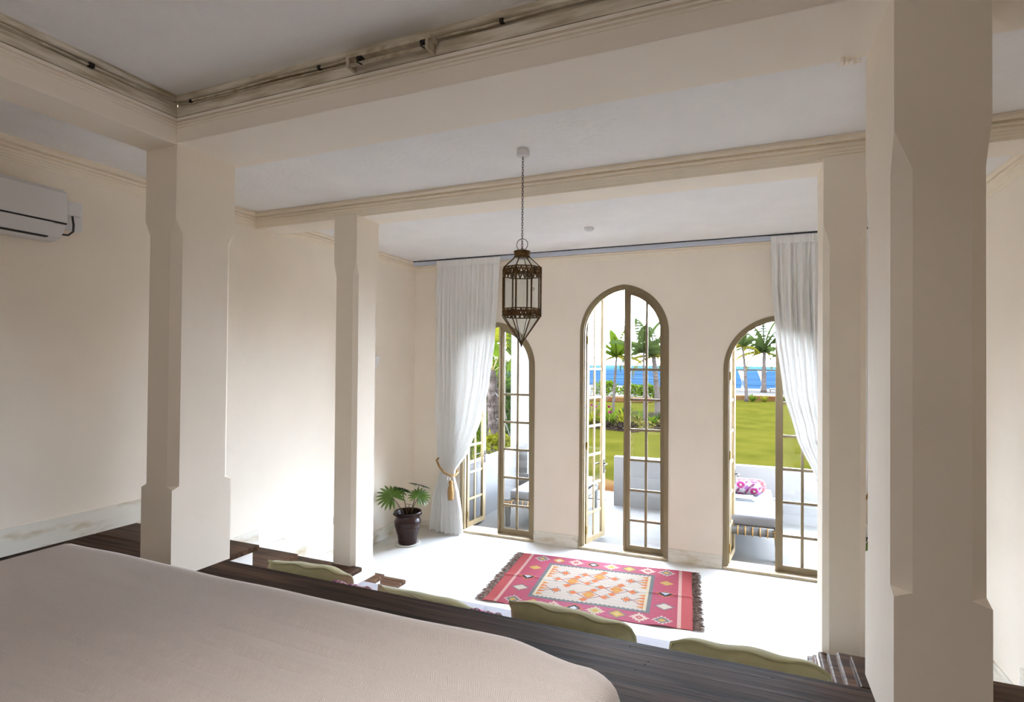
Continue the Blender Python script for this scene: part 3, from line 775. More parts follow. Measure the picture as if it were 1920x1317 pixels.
pot_plant(px, py, [
    (-.03, -.02, (-4.335, 6.20, .635), .235, (.35, -.55, .75), M['fanleaf']),
    (-.02, .02, (-4.285, 6.36, .675), .170, (-.1, .55, .75), M['fandark']),
    (.02, .03, (-4.015, 6.36, .775), .185, (.1, .35, .93), M['fandark']),
    (.04, -.01, (-3.965, 6.27, .655), .180, (.45, -.45, .75), M['fanleaf']),
    (.0, .0, (-4.14, 6.32, .52), .07, (0, .3, 1), M['fandark'])],
    'fan palm in a dark brown glazed pot by the left curtain', 'white saucer under the dark pot by the left curtain')
px = 1.21
pot_plant(px, py, [
    (-.03, -.02, (1.03, 6.22, .60), .22, (-.35, -.55, .75), M['fanleaf']), (-.02, .02, (1.07, 6.36, .72), .18, (-.1, .4, .8), M['fandark']),
    (.02, .03, (1.35, 6.36, .80), .18, (.1, .35, .93), M['fandark']), (.04, -.01, (1.42, 6.25, .66), .2, (.45, -.45, .75), M['fanleaf']),
    (-.01, -.03, (1.02, 6.12, .44), .17, (-.4, -.5, .7), M['fanleaf'])],
    'fan palm mostly hidden behind the right columns', 'white saucer under the plant behind the right columns')

# ------------------------------------------------------------------ curtains
def interp(T, z):
    for (z0, a), (z1, b_) in zip(T, T[1:]):
        if z1 <= z <= z0:
            t = (z0 - z) / (z0 - z1 + 1e-9); t = t * t * (3 - 2 * t) * .35 + t * .65
            return a + (b_ - a) * t
    return T[-1][1] if z < T[-1][0] else T[0][1]
LE = [(3.865, -4.12), (3.34, -4.135), (2.64, -4.145), (1.8, -4.13), (1.04, -4.075), (.88, -4.03), (.5, -4.13), (.012, -4.19)]
RE = [(3.865, -3.135), (3.3, -3.15), (2.71, -3.19), (2.13, -3.265), (1.61, -3.40), (1.15, -3.60), (.88, -3.79), (.80, -3.80), (.54, -3.73), (.32, -3.69), (.012, -3.665)]
def curtain(mirror, label, seed):
    rr = random.Random(seed); ph = rr.uniform(0, 6)
    mx_ = (lambda x: x) if not mirror else (lambda x: -2.90 - x)
    def fn(u, v):
        z = 3.865 - v * (3.865 - .012)
        a, b_ = interp(LE, z), interp(RE, z)
        x = a + (b_ - a) * (u + .012 * sin(u * 40 + ph) * (1 - v))
        w = b_ - a
        amp = .016 + .026 * min(1, v * 5) * (1 if z > 1.2 else .9)
        nf = 15
        pu = u ** (1 + .35 * min(1, v * 1.2))
        y = 6.955 + amp * sin(2 * pi * nf * pu + ph + .5 * sin(v * 5 + u * 4)) + amp * .45 * sin(2 * pi * nf * .43 * pu + v * 3 + 1.3)
        if z > 3.78: y = 6.955 + .010 * sin(2 * pi * 26 * u)
        tie = math.exp(-((z - .86) / .16) ** 2)
        y -= .07 * tie * sin(pi * u) ; y = y * (1 - .45 * tie) + 6.93 * .45 * tie
        if z < .8: y -= .06 * sin(pi * u) * (1 - ((z - .4) / .4) ** 2 * .3)
        return (mx_(x), y, z + (.012 * sin(u * 21 + ph) if z < .02 else 0) + .004)
    c = MB().grid(280, 90, fn).build('curtain', M['curtain'], smooth=True, fixn=False)
    cl = Vector((mx_(-3.63), 6.95, 3.86)); c.data.transform(Matrix.Translation(-cl)); c.location = cl
    tag(c, label, 'curtain', None)
    # header tape
    def hd(u, v):
        p = Vector(fn(u, 0)); return (p.x, 6.955 - .016 + .004 * sin(2 * pi * 34 * u) - .002 * v, 3.872 - v * .09)
    c2 = MB().grid(200, 5, hd).build('header', M['curtain'], c, smooth=True, fixn=False, local=False)
    return c
curtain(False, 'white voile curtain tied back left of the left glazed door', 2)
curtain(True, 'white voile curtain half hidden behind the right column', 5)
def tieback(mirror, label):
    mx_ = (lambda x: x) if not mirror else (lambda x: -2.90 - x)
    P = [(-4.07, 7.07, 1.07), (-4.075, 6.99, 1.06), (-4.062, 6.885, 1.025), (-3.99, 6.845, .94), (-3.90, 6.815, .875), (-3.80, 6.84, .835), (-3.765, 6.90, .83), (-3.77, 6.99, .86), (-3.90, 7.04, .98), (-4.05, 7.06, 1.06)]
    P = [(mx_(a), b_, c) for a, b_, c in P]
    r = empty('curtain_tieback', P[0], label, 'tieback')
    MB().tube(P, .014, 8).build('rope', M['rope'], r, smooth=True)
    kx, ky, kz = mx_(-3.795), 6.835, .835
    t = MB().tube([(kx, ky, kz), (kx, ky - .01, kz - .06)], .007, 6)
    t.lathe([(.003, kz - .06), (.026, kz - .075), (.030, kz - .10), (.022, kz - .125), (.024, kz - .13), (.036, kz - .16), (.042, kz - .22), (.040, kz - .33), (.0, kz - .33)], kx, ky - .012, 18, cap=False)
    t.build('tassel', M['rope'], r, smooth=True)
tieback(False, 'jute rope tieback with tassel around the left curtain')
tieback(True, 'jute rope tieback behind the right columns')
r = empty('curtain_rail', (-1.41, 6.99, 3.86), 'grey ceiling curtain track above the three arched doors', 'curtain rail')
MB().box(XL + .03, XR - .03, 6.975, 7.024, 3.838, 3.899).build('track', M['rail'], r, bevel=.003)
MB().box(XL + .03, XR - .03, 6.966, 6.976, 3.889, 3.8985).build('groove', M['plasticgap'], r)

# ------------------------------------------------------------------ lantern
lx, ly = -1.447, 3.586
ln = empty('hanging_lantern', (lx, ly, 2.52), 'octagonal brass and glass lantern hanging on a long chain', 'lantern')
MB().lathe([(.001, ZC), (.040, ZC), (.040, ZC - .012), (.046, ZC - .016), (.046, ZC - .045), (.040, ZC - .052), (.001, ZC - .052)], lx, ly, 32, cap=False).build('ceiling_rose', M['plastic'], ln, smooth=False)
b = MB(); z = ZC - .052; k = 0
while z > 3.215:
    pts = []
    for t in range(10):
        a = 2 * pi * t / 10; p, q = .0065 * cos(a), .0115 * sin(a)
        pts.append((lx + (p if k % 2 else 0), ly + (0 if k % 2 else p), z - .010 + q))
    b.tube(pts, .0019, 5, closed=True); z -= .0185; k += 1
b.build('chain', M['iron'], ln, smooth=True)
MB().tube([(lx + .041 * cos(2 * pi * t / 28) , ly, 3.232 + .041 * sin(2 * pi * t / 28)) for t in range(28)], .0022, 6, closed=True).tube([(lx + .011 * cos(2 * pi * t / 12), ly, 3.196 + .011 * sin(2 * pi * t / 12)) for t in range(12)], .0022, 6, closed=True).build('ring', M['iron'], ln, smooth=True)
MB().lathe([(.001, 3.186), (.056, 3.186), (.060, 3.182), (.056, 3.176), (.054, 3.150), (.060, 3.145), (.058, 3.139), (.001, 3.139)], lx, ly, 32, cap=False).build('cap', M['darkbrass'], ln, smooth=True)
RB = .137; A0 = R(22.9 + 90 - 17.6 - 180)
def oc(i, r_, z): a = A0 + pi / 4 * i; return (lx + r_ * cos(a), ly + r_ * sin(a), z)
Z1, Z2, Z3, Z4 = 3.066, 3.014, 2.780, 2.730
fr = MB(); gl = MB()
for i in range(8):
    fr.bar(oc(i, .054, 3.142), oc(i, RB, Z1), .006); fr.bar(oc(i, RB, Z1), oc(i, RB, Z4), .0095); fr.bar(oc(i, RB, Z4), oc(i, .012, 2.556), .0065)
    for z in (Z1, Z2, Z3, Z4): fr.bar(oc(i, RB, z), oc(i + 1, RB, z), .008)
    for r0, z0, r1, z1 in ((.054, 3.142, RB, Z1), (RB - .002, Z2, RB - .002, Z3), (RB, Z4, .012, 2.556)):
        gl.quad([oc(i, r0, z0), oc(i + 1, r0, z0), oc(i + 1, r1, z1), oc(i, r1, z1)])
fr.build('lantern_frame', M['darkbrass'], ln); gl.build('lantern_glass', M['lglass'], ln, fixn=False)
for za, zb, nm in ((Z1, Z2, 'pierced_band'), (Z3, Z4, 'pierced_band')):
    g = MB()
    for i in range(8):
        p, q = Vector(oc(i, RB, 0)), Vector(oc(i + 1, RB, 0))
        for k in range(3):
            a_, m_, c_ = p.lerp(q, k / 3), p.lerp(q, (k + .5) / 3), p.lerp(q, (k + 1) / 3)
            g.bar(m_ + Vector((0, 0, za - .007)), m_ + Vector((0, 0, za - .024)), .009, .004)
            up = Vector((0, 0, za - .004)); dn = Vector((0, 0, zb + .004))
            g.bar(a_ + up, m_ + dn, .004, .0105); g.bar(m_ + dn, c_ + up, .004, .0105)
            if nm and za == Z3: g.bar(p.lerp(q, (k + .15) / 3) + Vector((0, 0, (za + zb) / 2 + .004)), p.lerp(q, (k + .85) / 3) + Vector((0, 0, (za + zb) / 2 + .004)), .006, .012)
    g.build(nm, M['darkbrass'], ln)
MB().lathe([(.001, 2.515), (.004, 2.525), (.015, 2.552), (.013, 2.565), (.001, 2.568)], lx, ly, 16, cap=False).build('finial', M['darkbrass'], ln, smooth=True)
vd = Vector((-lx, -ly, 0)).normalized(); vr = Vector((-vd.y, vd.x, 0)) * 1.0
li = min((i for i in range(8) if (Vector(oc(i, 1, 0)) - Vector((lx, ly, 0))).dot(vd) > .3), key=lambda i: abs((Vector(oc(i, RB, 0)) - Vector((lx, ly, 0))).dot(vr) - .075))
c_ = Vector(oc(li, RB + .006, 2.905)); MB().tube([(c_.x + .012 + .008 * cos(2 * pi * t / 12), c_.y - .012, 2.905 + .008 * sin(2 * pi * t / 12)) for t in range(12)], .0018, 5, closed=True).bar(c_, c_ + Vector((.006, -.012, 0)), .004).build('latch', M['darkbrass'], ln)

tag(MB().lathe([(.001, ZC), (.052, ZC), (.052, ZC - .014), (.047, ZC - .030), (.030, ZC - .034), (.028, ZC - .040), (.001, ZC - .040)], -1.60, 5.916, 32, cap=False).build('smoke_detector', M['plastic'], loc=(-1.60, 5.916, ZC)), 'round white smoke detector on the ceiling before the arched doors', 'smoke detector')

# ------------------------------------------------------------------ air conditioner
ac = empty('air_conditioner', (XL, 1.95, 3.22), 'white split air conditioner high on the left wall', 'air conditioner')
PR = [(0, 3.588), (.175, 3.585), (.205, 3.560), (.212, 3.40), (.205, 3.325), (.150, 3.255), (.090, 3.232), (0, 3.232)]
def acp(p, z, t): return (XL + .012 + p, t, z)
MB().prism(PR, 1.50, 2.34, acp).build('casing', M['plastic'], ac, bevel=.006)
MB().prism([(.208, 3.562), (.222, 3.552), (.226, 3.36), (.222, 3.345), (.212, 3.350), (.205, 3.36)], 1.50, 2.335, acp).build('front_panel', M['plastic'], ac, bevel=.003)
MB().prism([(.200, 3.330), (.216, 3.338), (.150, 3.252), (.142, 3.258)], 1.53, 2.26, acp).build('louvre', M['plastic'], ac, bevel=.002)
MB().prism([(.20, 3.352), (.2225, 3.348), (.2225, 3.340), (.19, 3.335)], 1.50, 2.335, acp).prism([(.13, 3.252), (.152, 3.252), (.150, 3.245), (.12, 3.243)], 1.53, 2.26, acp).build('gap', M['plasticgap'], ac)
MB().box(XL, XL + .014, 2.32, 2.555, 3.345, 3.565).build('mounting_plate', M['plastic'], ac, bevel=.02)
MB().box(XL + .012, XL + .055, 2.425, 2.535, 3.45, 3.555).build('junction_box', M['plastic'], ac, bevel=.015)
MB().tube([(XL + .035, 2.475, 3.455), (XL + .04, 2.482, 3.39), (XL + .055, 2.472, 3.335), (XL + .09, 2.42, 3.295), (XL + .12, 2.33, 3.285)], .007, 8).build('power_cable', M['cable'], ac, smooth=True)

# ------------------------------------------------------------------ cornice cables and old strip light
def cable(pts, label, r_=.006):
    p0 = pts[0]; o = MB().tube(pts, r_, 7).build('overpainted_cable', M['paintcable'], loc=p0, smooth=True)
    return tag(o, label, 'cable')
Yc = FB[0]
cable([(-3.128, 2.252, 3.940), (-3.0, 2.262, 3.934), (-2.7, 2.266, 3.936), (-2.3, 2.258, 3.941), (-2.06, 2.262, 3.936), (-1.84, 2.262, 3.940)], 'overpainted cable on the cornice between the beam corner and the strip light')
cable([(-3.135, 2.245, 3.931), (-3.02, 2.268, 3.922), (-2.6, 2.270, 3.925), (-2.1, 2.268, 3.922), (-1.9, 2.27, 3.918)], 'second, lower overpainted cable left of the strip light', .0045)
cable([(-1.36, 2.262, 3.938), (-1.1, 2.264, 3.936), (-.8, 2.262, 3.942), (-.4, 2.266, 3.938), (.4, 2.262, 3.94)], 'overpainted cable on the cornice right of the strip light')
cable([(-3.134, 2.245, 3.940), (-3.146, 2.0, 3.936), (-3.148, 1.8, 3.934), (-3.146, 1.3, 3.937), (-3.146, .4, 3.935)], 'overpainted cable along the left cornice over the bed')
sl = empty('strip_light', (-1.60, 2.27, 3.903), 'old overpainted strip light fitting on the cornice above the bed', 'light fitting')
MB().box(-1.845, -1.355, 2.205, 2.272, 3.907, 3.929).build('batten', M['paintcable'], sl, bevel=.003)
MB().tube([(-1.83, 2.218, 3.878), (-1.37, 2.218, 3.878)], .0095, 10).build('tube', M['paintcable'], sl, smooth=True)
for x in (-1.83, -1.375):
    MB().box(x - .009, x + .009, 2.203, 2.262, 3.863, 3.911).build('end_cap', M['paintcable'], sl, bevel=.002)
for x in (-1.765, -1.40): MB().tube([(x, 2.21, 3.909), (x + .010, 2.200, 3.895), (x - .006, 2.202, 3.878), (x + .016, 2.212, 3.865)], .004, 5).box(x - .012, x + .016, 2.203, 2.232, 3.891, 3.907).build('wire', M['cable'], sl, smooth=False)
for (x, y, z, lab) in ((-2.06, 2.262, 3.936, 'dark cable clip left of the strip light'), (-1.02, 2.262, 3.938, 'dark cable clip right of the strip light'), (-3.02, 2.262, 3.930, 'dark cable clip near the beam corner')):
    tag(MB().box(x - .010, x + .010, y - .010, y + .012, z - .008, z + .010).build('cable_clip', M['iron'], loc=(x, y, z), bevel=.002), lab, 'cable clip')
tag(MB().box(-3.160, -3.135, 1.78, 1.805, 3.922, 3.946).build('cable_clip', M['iron'], loc=(-3.148, 1.79, 3.934), bevel=.002), 'dark cable clip on the left cornice over the bed', 'cable clip')

# ------------------------------------------------------------------ wall sconce, sockets
def scn(u, v):
    a = -pi / 2 + pi * u; z = 2.495 - .255 * v; r_ = .125 * (1 - v) ** .55 + .012
    return (XL + r_ * cos(a) * .9, 6.03 + r_ * sin(a), z)
tag(MB().grid(20, 14, scn).build('wall_sconce', M['white'], loc=(XL, 6.03, 2.4), smooth=True), 'plaster half-bowl wall light on the left wall behind the slim column', 'wall light').modifiers.new('thick', 'SOLIDIFY').thickness = .006
tag(MB().box(XL, XL + .010, 5.34, 5.43, .455, .545).build('wall_socket', M['plastic'], loc=(XL, 5.385, .5), bevel=.004), 'small white wall socket low behind the slim left column', 'socket')
tag(MB().box(1.42, 1.50, YB - .010, YB, 1.30, 1.38).build('light_switch', M['plastic'], loc=(1.46, YB, 1.34), bevel=.004), 'white switch on the back wall behind the right columns', 'switch')

# ------------------------------------------------------------------ terrace
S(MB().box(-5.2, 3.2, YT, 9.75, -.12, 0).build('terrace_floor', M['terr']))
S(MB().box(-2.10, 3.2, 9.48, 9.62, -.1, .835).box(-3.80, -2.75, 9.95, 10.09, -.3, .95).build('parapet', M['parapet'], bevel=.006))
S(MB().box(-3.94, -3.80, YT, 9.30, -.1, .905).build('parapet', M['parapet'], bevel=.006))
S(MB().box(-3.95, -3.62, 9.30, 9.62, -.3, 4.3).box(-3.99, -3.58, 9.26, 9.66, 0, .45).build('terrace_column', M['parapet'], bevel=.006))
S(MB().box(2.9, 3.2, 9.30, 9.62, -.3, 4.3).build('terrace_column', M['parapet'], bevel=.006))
S(MB().box(-5.2, 3.3, YT, 9.9, 4.25, 4.45).build('terrace_roof', M['tread']))
S(MB().box(-2.62, -2.30, 9.75, 10.4, -.3, .02).build('terrace_step', M['terr']))

def swing_bed(x0, x1, y0, y1, zt, label, labm):
    r = empty('swing_bed', ((x0 + x1) / 2, (y0 + y1) / 2, 0), label, 'daybed')
    for (a, b_) in (((x0, y0), (x1, y0)), ((x0, y1), (x1, y1)), ((x0, y0), (x0, y1)), ((x1, y0), (x1, y1))):
        MB().tube([(*a, zt - .19), (*b_, zt - .19)], .045, 14).build('rail', M['parapet'], r, smooth=True)
    for x in (x0, x1):
        for y in (y0, y1):
            MB().lathe([(.035, 0), (.04, .05), (.034, .12), (.045, .2), (.05, zt - .2), (.055, zt - .13), (.0, zt - .12)], x, y, 14, cap=False).build('leg', M['parapet'], r, smooth=True)
    k = 0; x = x0 + .08
    b = MB()
    while x < x1 - .03:
        b.tube([(x + .052 * 0, y0 + .052 * cos(a), zt - .19 + .052 * sin(a)) for a in [2 * pi * t / 10 for t in range(10)]], .008, 5, closed=True)
        b.tube([(x, y0 - .02, zt - .14), (x + .02, y0 + .2, zt - .145)], .007, 5); x += .085
    for x in (x0 + .01, x1 - .01):
        for dz in (-.03, 0, .03): b.tube([(x + .058 * cos(a), y0 + .058 * sin(a), zt - .19 + dz) for a in [2 * pi * t / 10 for t in range(10)]], .009, 5, closed=True)
    b.build('lashing', M['rope'], r, smooth=True)
    b = MB()
    for t in range(9): b.tube([(x0 + .05, y0 + (t + .5) * (y1 - y0) / 9, zt - .145), (x1 - .05, y0 + (t + .5) * (y1 - y0) / 9, zt - .145)], .008, 5)
    b.build('webbing', M['rope'], r)
    mattress('swing_bed_mattress', x0 + .02, x1 - .02, y0 + .02, y1 - .02, zt - .133, zt, M['omatt'], labm, .03)
swing_bed(-.95, .36, 7.58, 9.40, .525, 'rope-lashed white daybed outside the right glazed door', 'pale mattress on the daybed outside the right door')
swing_bed(-3.27, -2.35, 7.62, 9.20, .525, 'rope-lashed white daybed outside the left glazed door', 'pale mattress on the daybed outside the left door')
def bolster(x0, x1, y, z, r_, label, seed, pal=0):
    r = empty('bolster', ((x0 + x1) / 2, y, z), label, 'bolster')
    b = MB(); pr = [(0, .30), (.03, .72), (.06, .93), (.12, 1), (.88, 1), (.94, .93), (.97, .72), (1, .30)]
    n = 40; m_ = 60
    def fn(u, v):
        q = v; rad = 1
        for (a, ra), (c, rc) in zip(pr, pr[1:]):
            if a <= q <= c: rad = ra + (rc - ra) * (q - a) / (c - a)
        a = 2 * pi * u; return (x0 + (x1 - x0) * v, y + r_ * rad * cos(a), z + r_ + r_ * rad * sin(a))
    o = b.grid(n, m_, fn, closed_u=True).build('cover', M['prt'], r, smooth=True, fixn=False)
    at = o.data.color_attributes.new('pattern', 'FLOAT_COLOR', 'POINT')
    for i, v in enumerate(o.data.vertices):
        u_, v_ = (i % n) / n, (i // n) / m_
        c = ikat(v_ * .9 + seed * .1, u_ * 1.1)
        if pal: c = (.62, .16, .17) if c[1] < .3 else (.66, .36, .40)
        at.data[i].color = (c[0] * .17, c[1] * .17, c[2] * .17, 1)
    return r
bolster(-.62, .20, 8.80, .526, .105, 'magenta and white printed bolster on the daybed outside the right door', 0)
bolster(-.55, .26, 9.04, .526, .100, 'coral pink bolster behind the magenta printed bolster', 1, 1)
b = MB()
for k in range(3):
    def fn(u, v, k=k): return (-.42 + u * .54 - .02 * k, 8.36 + v * .26 + .01 * k, .532 + k * .016 + .006 * sin(u * 9 + k) * sin(v * 6) + .008 * (1 - abs(2 * v - 1)))
    b.grid(24, 14, fn)
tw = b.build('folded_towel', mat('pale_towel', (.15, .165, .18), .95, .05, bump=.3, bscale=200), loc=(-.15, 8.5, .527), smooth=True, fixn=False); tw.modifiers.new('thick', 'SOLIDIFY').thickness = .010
tag(tw, 'pale folded towel in front of the printed bolster', 'towel')

# ------------------------------------------------------------------ garden, beach, sea
GZ = -.30
def ground(name, pts, z, m, th=.25): 
    b = MB(); b.prism([(x, y) for x, y in pts], z - th, z, lambda p, q, t: (p, q, t)); return S(b.build(name, m))
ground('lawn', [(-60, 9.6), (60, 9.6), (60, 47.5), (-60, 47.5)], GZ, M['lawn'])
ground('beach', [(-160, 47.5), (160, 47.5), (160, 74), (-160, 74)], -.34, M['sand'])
ground('sea', [(-4000, 73.5), (4000, 73.5), (4000, 6000), (-4000, 6000)], -.60, M['sea'])
ground('planting_bed', [(-14, 23.4), (-6.2, 23.2), (-4.2, 22.4), (-3.4, 24.2), (-2.9, 27.5), (-3.6, 32), (-14, 34)], GZ + .03, M['soilbed'], .1)
ground('planting_bed', [(-12, 9.9), (-4.6, 9.9), (-4.9, 16), (-12, 17)], GZ + .04, M['soilbed'], .1)
# low stone edging between lawn and beach
b = MB(); rr = random.Random(3)
S(MB().box(-4.2, 30, 47.4, 48.1, GZ - .1, .06).build('beach_wall', M['stone'], bevel=.05))
S(MB().prism([(-30, 39.2), (-6.5, 40.2), (-6.3, 41.2), (-30, 40.6)], GZ, GZ + .35, lambda p, q, t: (p, q, t)).build('beach_wall', M['stone'], bevel=.05))

ground('garden_path', [(-2.85, 9.8), (-1.95, 9.8), (-2.1, 12.2), (-3.1, 13.0), (-3.6, 12.6)], GZ + .02, M['stone'], .1)
def strap(b, p, az, L_, w, rise, droop, n=5):
    p = Vector(p); d = Vector((cos(az), sin(az), 0)); s_ = Vector((-sin(az), cos(az), 0)); rows = []
    for i in range(n + 1):
        t = i / n; c = p + d * (L_ * t * (.5 + .5 * cos(rise))) * cos(rise) ** .3 + Vector((0, 0, L_ * (t * sin(rise) - droop * t * t)))
        ww = w * (1 - t) ** .6 * (.5 + min(1, t * 3) * .5) + .002
        rows.append((c - s_ * ww, c + s_ * ww))
    for r0, r1 in zip(rows, rows[1:]): b.quad([r0[0], r0[1], r1[1], r1[0]])
def tuft(x, y, h, n, m, label, cat='plant', group=None, w=.035, seed=0, z=GZ, flower=None):
    rr = random.Random(seed * 17 + 5); r = empty('strap_leaf_plant', (x, y, z), label, cat, group)
    b = MB()
    for i in range(n): strap(b, (x + rr.uniform(-.06, .06), y + rr.uniform(-.06, .06), z), rr.uniform(0, 2 * pi), h * rr.uniform(.7, 1.25), w * rr.uniform(.7, 1.3), rr.uniform(.55, 1.45), rr.uniform(.15, .5))
    b.build('foliage', m, r, fixn=False)
    if flower:
        for fx, fy, fz in flower:
            g = MB()
            for i in range(14): strap(g, (x + fx, y + fy, z + fz), rr.uniform(0, 6.3), .16, .045, rr.uniform(.2, 1.2), .2, 3)
            f = g.build('flower', M['flower'], r, fixn=False)
            MB().tube([(x + fx * .3, y + fy * .3, z), (x + fx, y + fy, z + fz)], .012, 5).build('stem', M['stalk'], f)
    return r
def shrub(x, y, rad, h, n, m, label, cat='shrub', group=None, leaf_=.09, seed=0, z=GZ, name='shrub', stems=4):
    rr = random.Random(seed * 13 + 1); r = empty(name, (x, y, z), label, cat, group); b = MB()
    for i in range(n):
        a, q = rr.uniform(0, 2 * pi), rr.random() ** .5; ph = rr.uniform(-.4, 1.5)
        p = Vector((x + rad * q * cos(a) * cos(ph * .7), y + rad * q * sin(a) * cos(ph * .7), z + h * (.45 + .5 * sin(ph)) + rr.uniform(-.05, .05) * h))
        d = Vector((rr.gauss(0, 1), rr.gauss(0, 1), rr.gauss(.4, .7))).normalized(); s_ = d.cross(Vector((rr.gauss(0, 1), rr.gauss(0, 1), rr.gauss(0, 1)))).normalized()
        L_ = leaf_ * rr.uniform(.7, 1.4)
        b.quad([p, p + d * L_ * .5 + s_ * L_ * .28, p + d * L_, p + d * L_ * .5 - s_ * L_ * .28])
    b.build('foliage', m, r, fixn=False)
    g = MB()
    for i in range(stems):
        a = rr.uniform(0, 6.3); g.tube([(x, y, z), (x + rad * .3 * cos(a), y + rad * .3 * sin(a), z + h * .4), (x + rad * .6 * cos(a), y + rad * .6 * sin(a), z + h * .8)], [.025, .018, .008], 5)
    g.build('stem', M['twig'], r)
    return r

def palm(x, y, h, lean, nf, fl, label, group=None, seed=0, m=None, tr=.13, z=GZ, my=None, nuts=True, up=.5):
    rr = random.Random(seed * 31 + 2); r = empty('coconut_palm', (x, y, z), label, 'palm tree', group)
    P = [Vector((x + lean[0] * t ** 1.6, y + lean[1] * t ** 1.6, z - .05 + (h + .05) * t)) for t in [i / 8 for i in range(9)]]
    MB().tube(P, [tr * (1.35 if i == 0 else 1 - .04 * i) for i in range(9)], 10).build('trunk', M['trunk'], r, smooth=True)
    top = P[-1]
    for i in range(nf):
        az = 2.4 * i + rr.uniform(-.25, .25); el = 1.45 - 1.75 * (i / nf) + rr.uniform(-.15, .15); bend = .55 + .65 * (i / nf)
        L_ = fl * rr.uniform(.85, 1.1); b = MB(); d = Vector((cos(az), sin(az), 0)); sd = Vector((-sin(az), cos(az), 0)); pts = []
        for k in range(13):
            t = k / 12; e_ = el - t * t * bend * 1.5
            if k == 0: c = top.copy()
            else: c = c + (d * cos(e_) + Vector((0, 0, sin(e_)))) * (L_ / 12)
            pts.append(c.copy())
        b.tube(pts, [.035 * (1 - .8 * q / 12) for q in range(13)], 4)
        for k in range(1, 34):
            t = k / 34; i0 = int(t * 12); c = pts[i0].lerp(pts[min(i0 + 1, 12)], t * 12 - i0); tg = (pts[min(i0 + 1, 12)] - pts[i0]).normalized()
            ll = fl * .24 * sin(pi * min(1, t * .9 + .12)) ** .6
            for s_ in (-1, 1):
                dr = (sd * s_ * .75 + tg * .55 + Vector((0, 0, -.55))).normalized(); w = tg * fl * .0150
                b.quad([c - w, c + w, c + dr * ll * .6 + w * .7 + Vector((0, 0, .02)), c + dr * ll])
        b.build('frond', (my if (my and el < .25) else m or M['frond']), r, fixn=False)
    if nuts:
        for i in range(5):
            a = rr.uniform(0, 6.3); MB().lathe([(.0, -.12), (.08, -.08), (.10, 0), (.07, .09), (0, .12)], 0, 0, 8, cap=False).build('coconut', M['frondy'], r, smooth=True).location = (top.x - x + .2 * cos(a), top.y - y + .2 * sin(a), top.z - z - .2)
    return r
palm(1.56, 63.5, 4.2, (.05, 0), 15, 4.4, 'large coconut palm on the beach, centred in the right door', seed=4, tr=.26, my=M['frondy'])
palm(-.06, 45.9, 4.2, (-.28, 0), 11, 1.9, 'slim leaning palm left of the large beach palm', seed=6, tr=.13, my=M['frondy'])
palm(2.72, 46, 3.5, (.12, 0), 12, 1.7, 'slim palm seen through the panes of the right door', seed=9, tr=.12)
palm(-5.82, 26, 3.1, (.16, 0), 12, 1.5, 'young coconut palm seen through the gap in the middle door', seed=12, tr=.075, m=M['leafg'], my=M['frondy'])
palm(-4.40, 30.5, 3.2, (-.25, 0), 13, 1.9, 'coconut palm behind the right pane column of the middle door', seed=15, tr=.17, my=M['frondy'])
palm(-4.05, 24.2, 3.3, (-.06, 0), 10, 1.7, 'thin-trunked palm behind the left pane column of the middle door', seed=18, tr=.06)
palm(-13.5, 42, 5.2, (.3, 0), 13, 2.6, 'distant palm beyond the planting bed', seed=21, tr=.16)

# fan palm just outside the left door
fp = empty('fan_palm', (-5.50, 11.9, GZ), 'shaggy-trunked fan palm outside the left door', 'palm tree')
b = MB().tube([(-5.50, 11.9, GZ), (-5.49, 11.9, .8), (-5.52, 11.9, 1.75), (-5.53, 11.9, 2.25)], [.16, .14, .13, .07], 14)
rr = random.Random(8)
for i in range(150):
    a = rr.uniform(0, 6.3); zz = rr.uniform(GZ, 2.1); b.bar((-5.5 + .14 * cos(a), 11.9 + .14 * sin(a), zz), (-5.5 + .19 * cos(a), 11.9 + .19 * sin(a), zz + rr.uniform(.08, .2)), .025, .012)
b.build('trunk', M['trunk'], fp)
for i, (dx, dy, dz, R_, fc) in enumerate(((-.05, -.15, .85, .62, (.35, -.9, .2)), (.30, .05, .75, .60, (.3, -.8, .5)), (-.5, .1, .65, .6, (-.3, -.8, .6)), (.55, -.1, .35, .55, (.5, -.6, .7)), (-.2, .4, .9, .6, (0, .6, .8)), (.1, -.45, .45, .5, (.2, -.8, .6)), (.25, .3, 1.25, .5, (.5, -.7, .3)))):
    fan(fp, (-5.53, 11.9, 2.2), (-5.53 + dx, 11.9 + dy, 2.2 + dz), R_, fc, M['leafg'] if i % 2 else M['leafy'], i + 40, 230, 21)
for i, (dx, L_) in enumerate(((-.5, 1.3), (.45, 1.1), (-.75, 1.7), (.7, 1.5))):
    MB().tube([(-5.52, 11.85, 2.1 - .3 * i), (-5.52 + dx * .6, 11.75, 1.9 - .3 * i), (-5.52 + dx, 11.7, 2.1 - .3 * i - L_ * .6)], [.02, .016, .01], 5).build('dead_stalk', M['twig'], fp)
GS = 'shrubs beside the left terrace wall'
for i, (x, y, rad, h, mm, lab, n) in enumerate((
        (-6.05, 12.4, .55, 1.75, 'leafg', 'bright green shrub left of the fan palm trunk', 900), (-5.05, 11.2, .42, 1.15, 'leafy', 'yellow-green shrub behind the left door panes, low by the column', 700),
        (-4.95, 12.6, .5, 2.4, 'leafd', 'tall deep green shrub behind the left door panes', 900), (-6.9, 13.2, .8, 1.5, 'leafd', 'deep green shrub at the far left of the garden', 900), (-4.35, 13.2, .45, 1.3, 'leafg', 'green shrub behind the terrace column', 600))):
    shrub(x, y, rad, h, n, M[mm], lab, 'shrub', GS, .10, i + 1)
tuft(-5.45, 10.9, 1.15, 130, M['leafy'], 'tall yellow-green grass clump over the left terrace wall', 'grass clump', w=.012, seed=3)
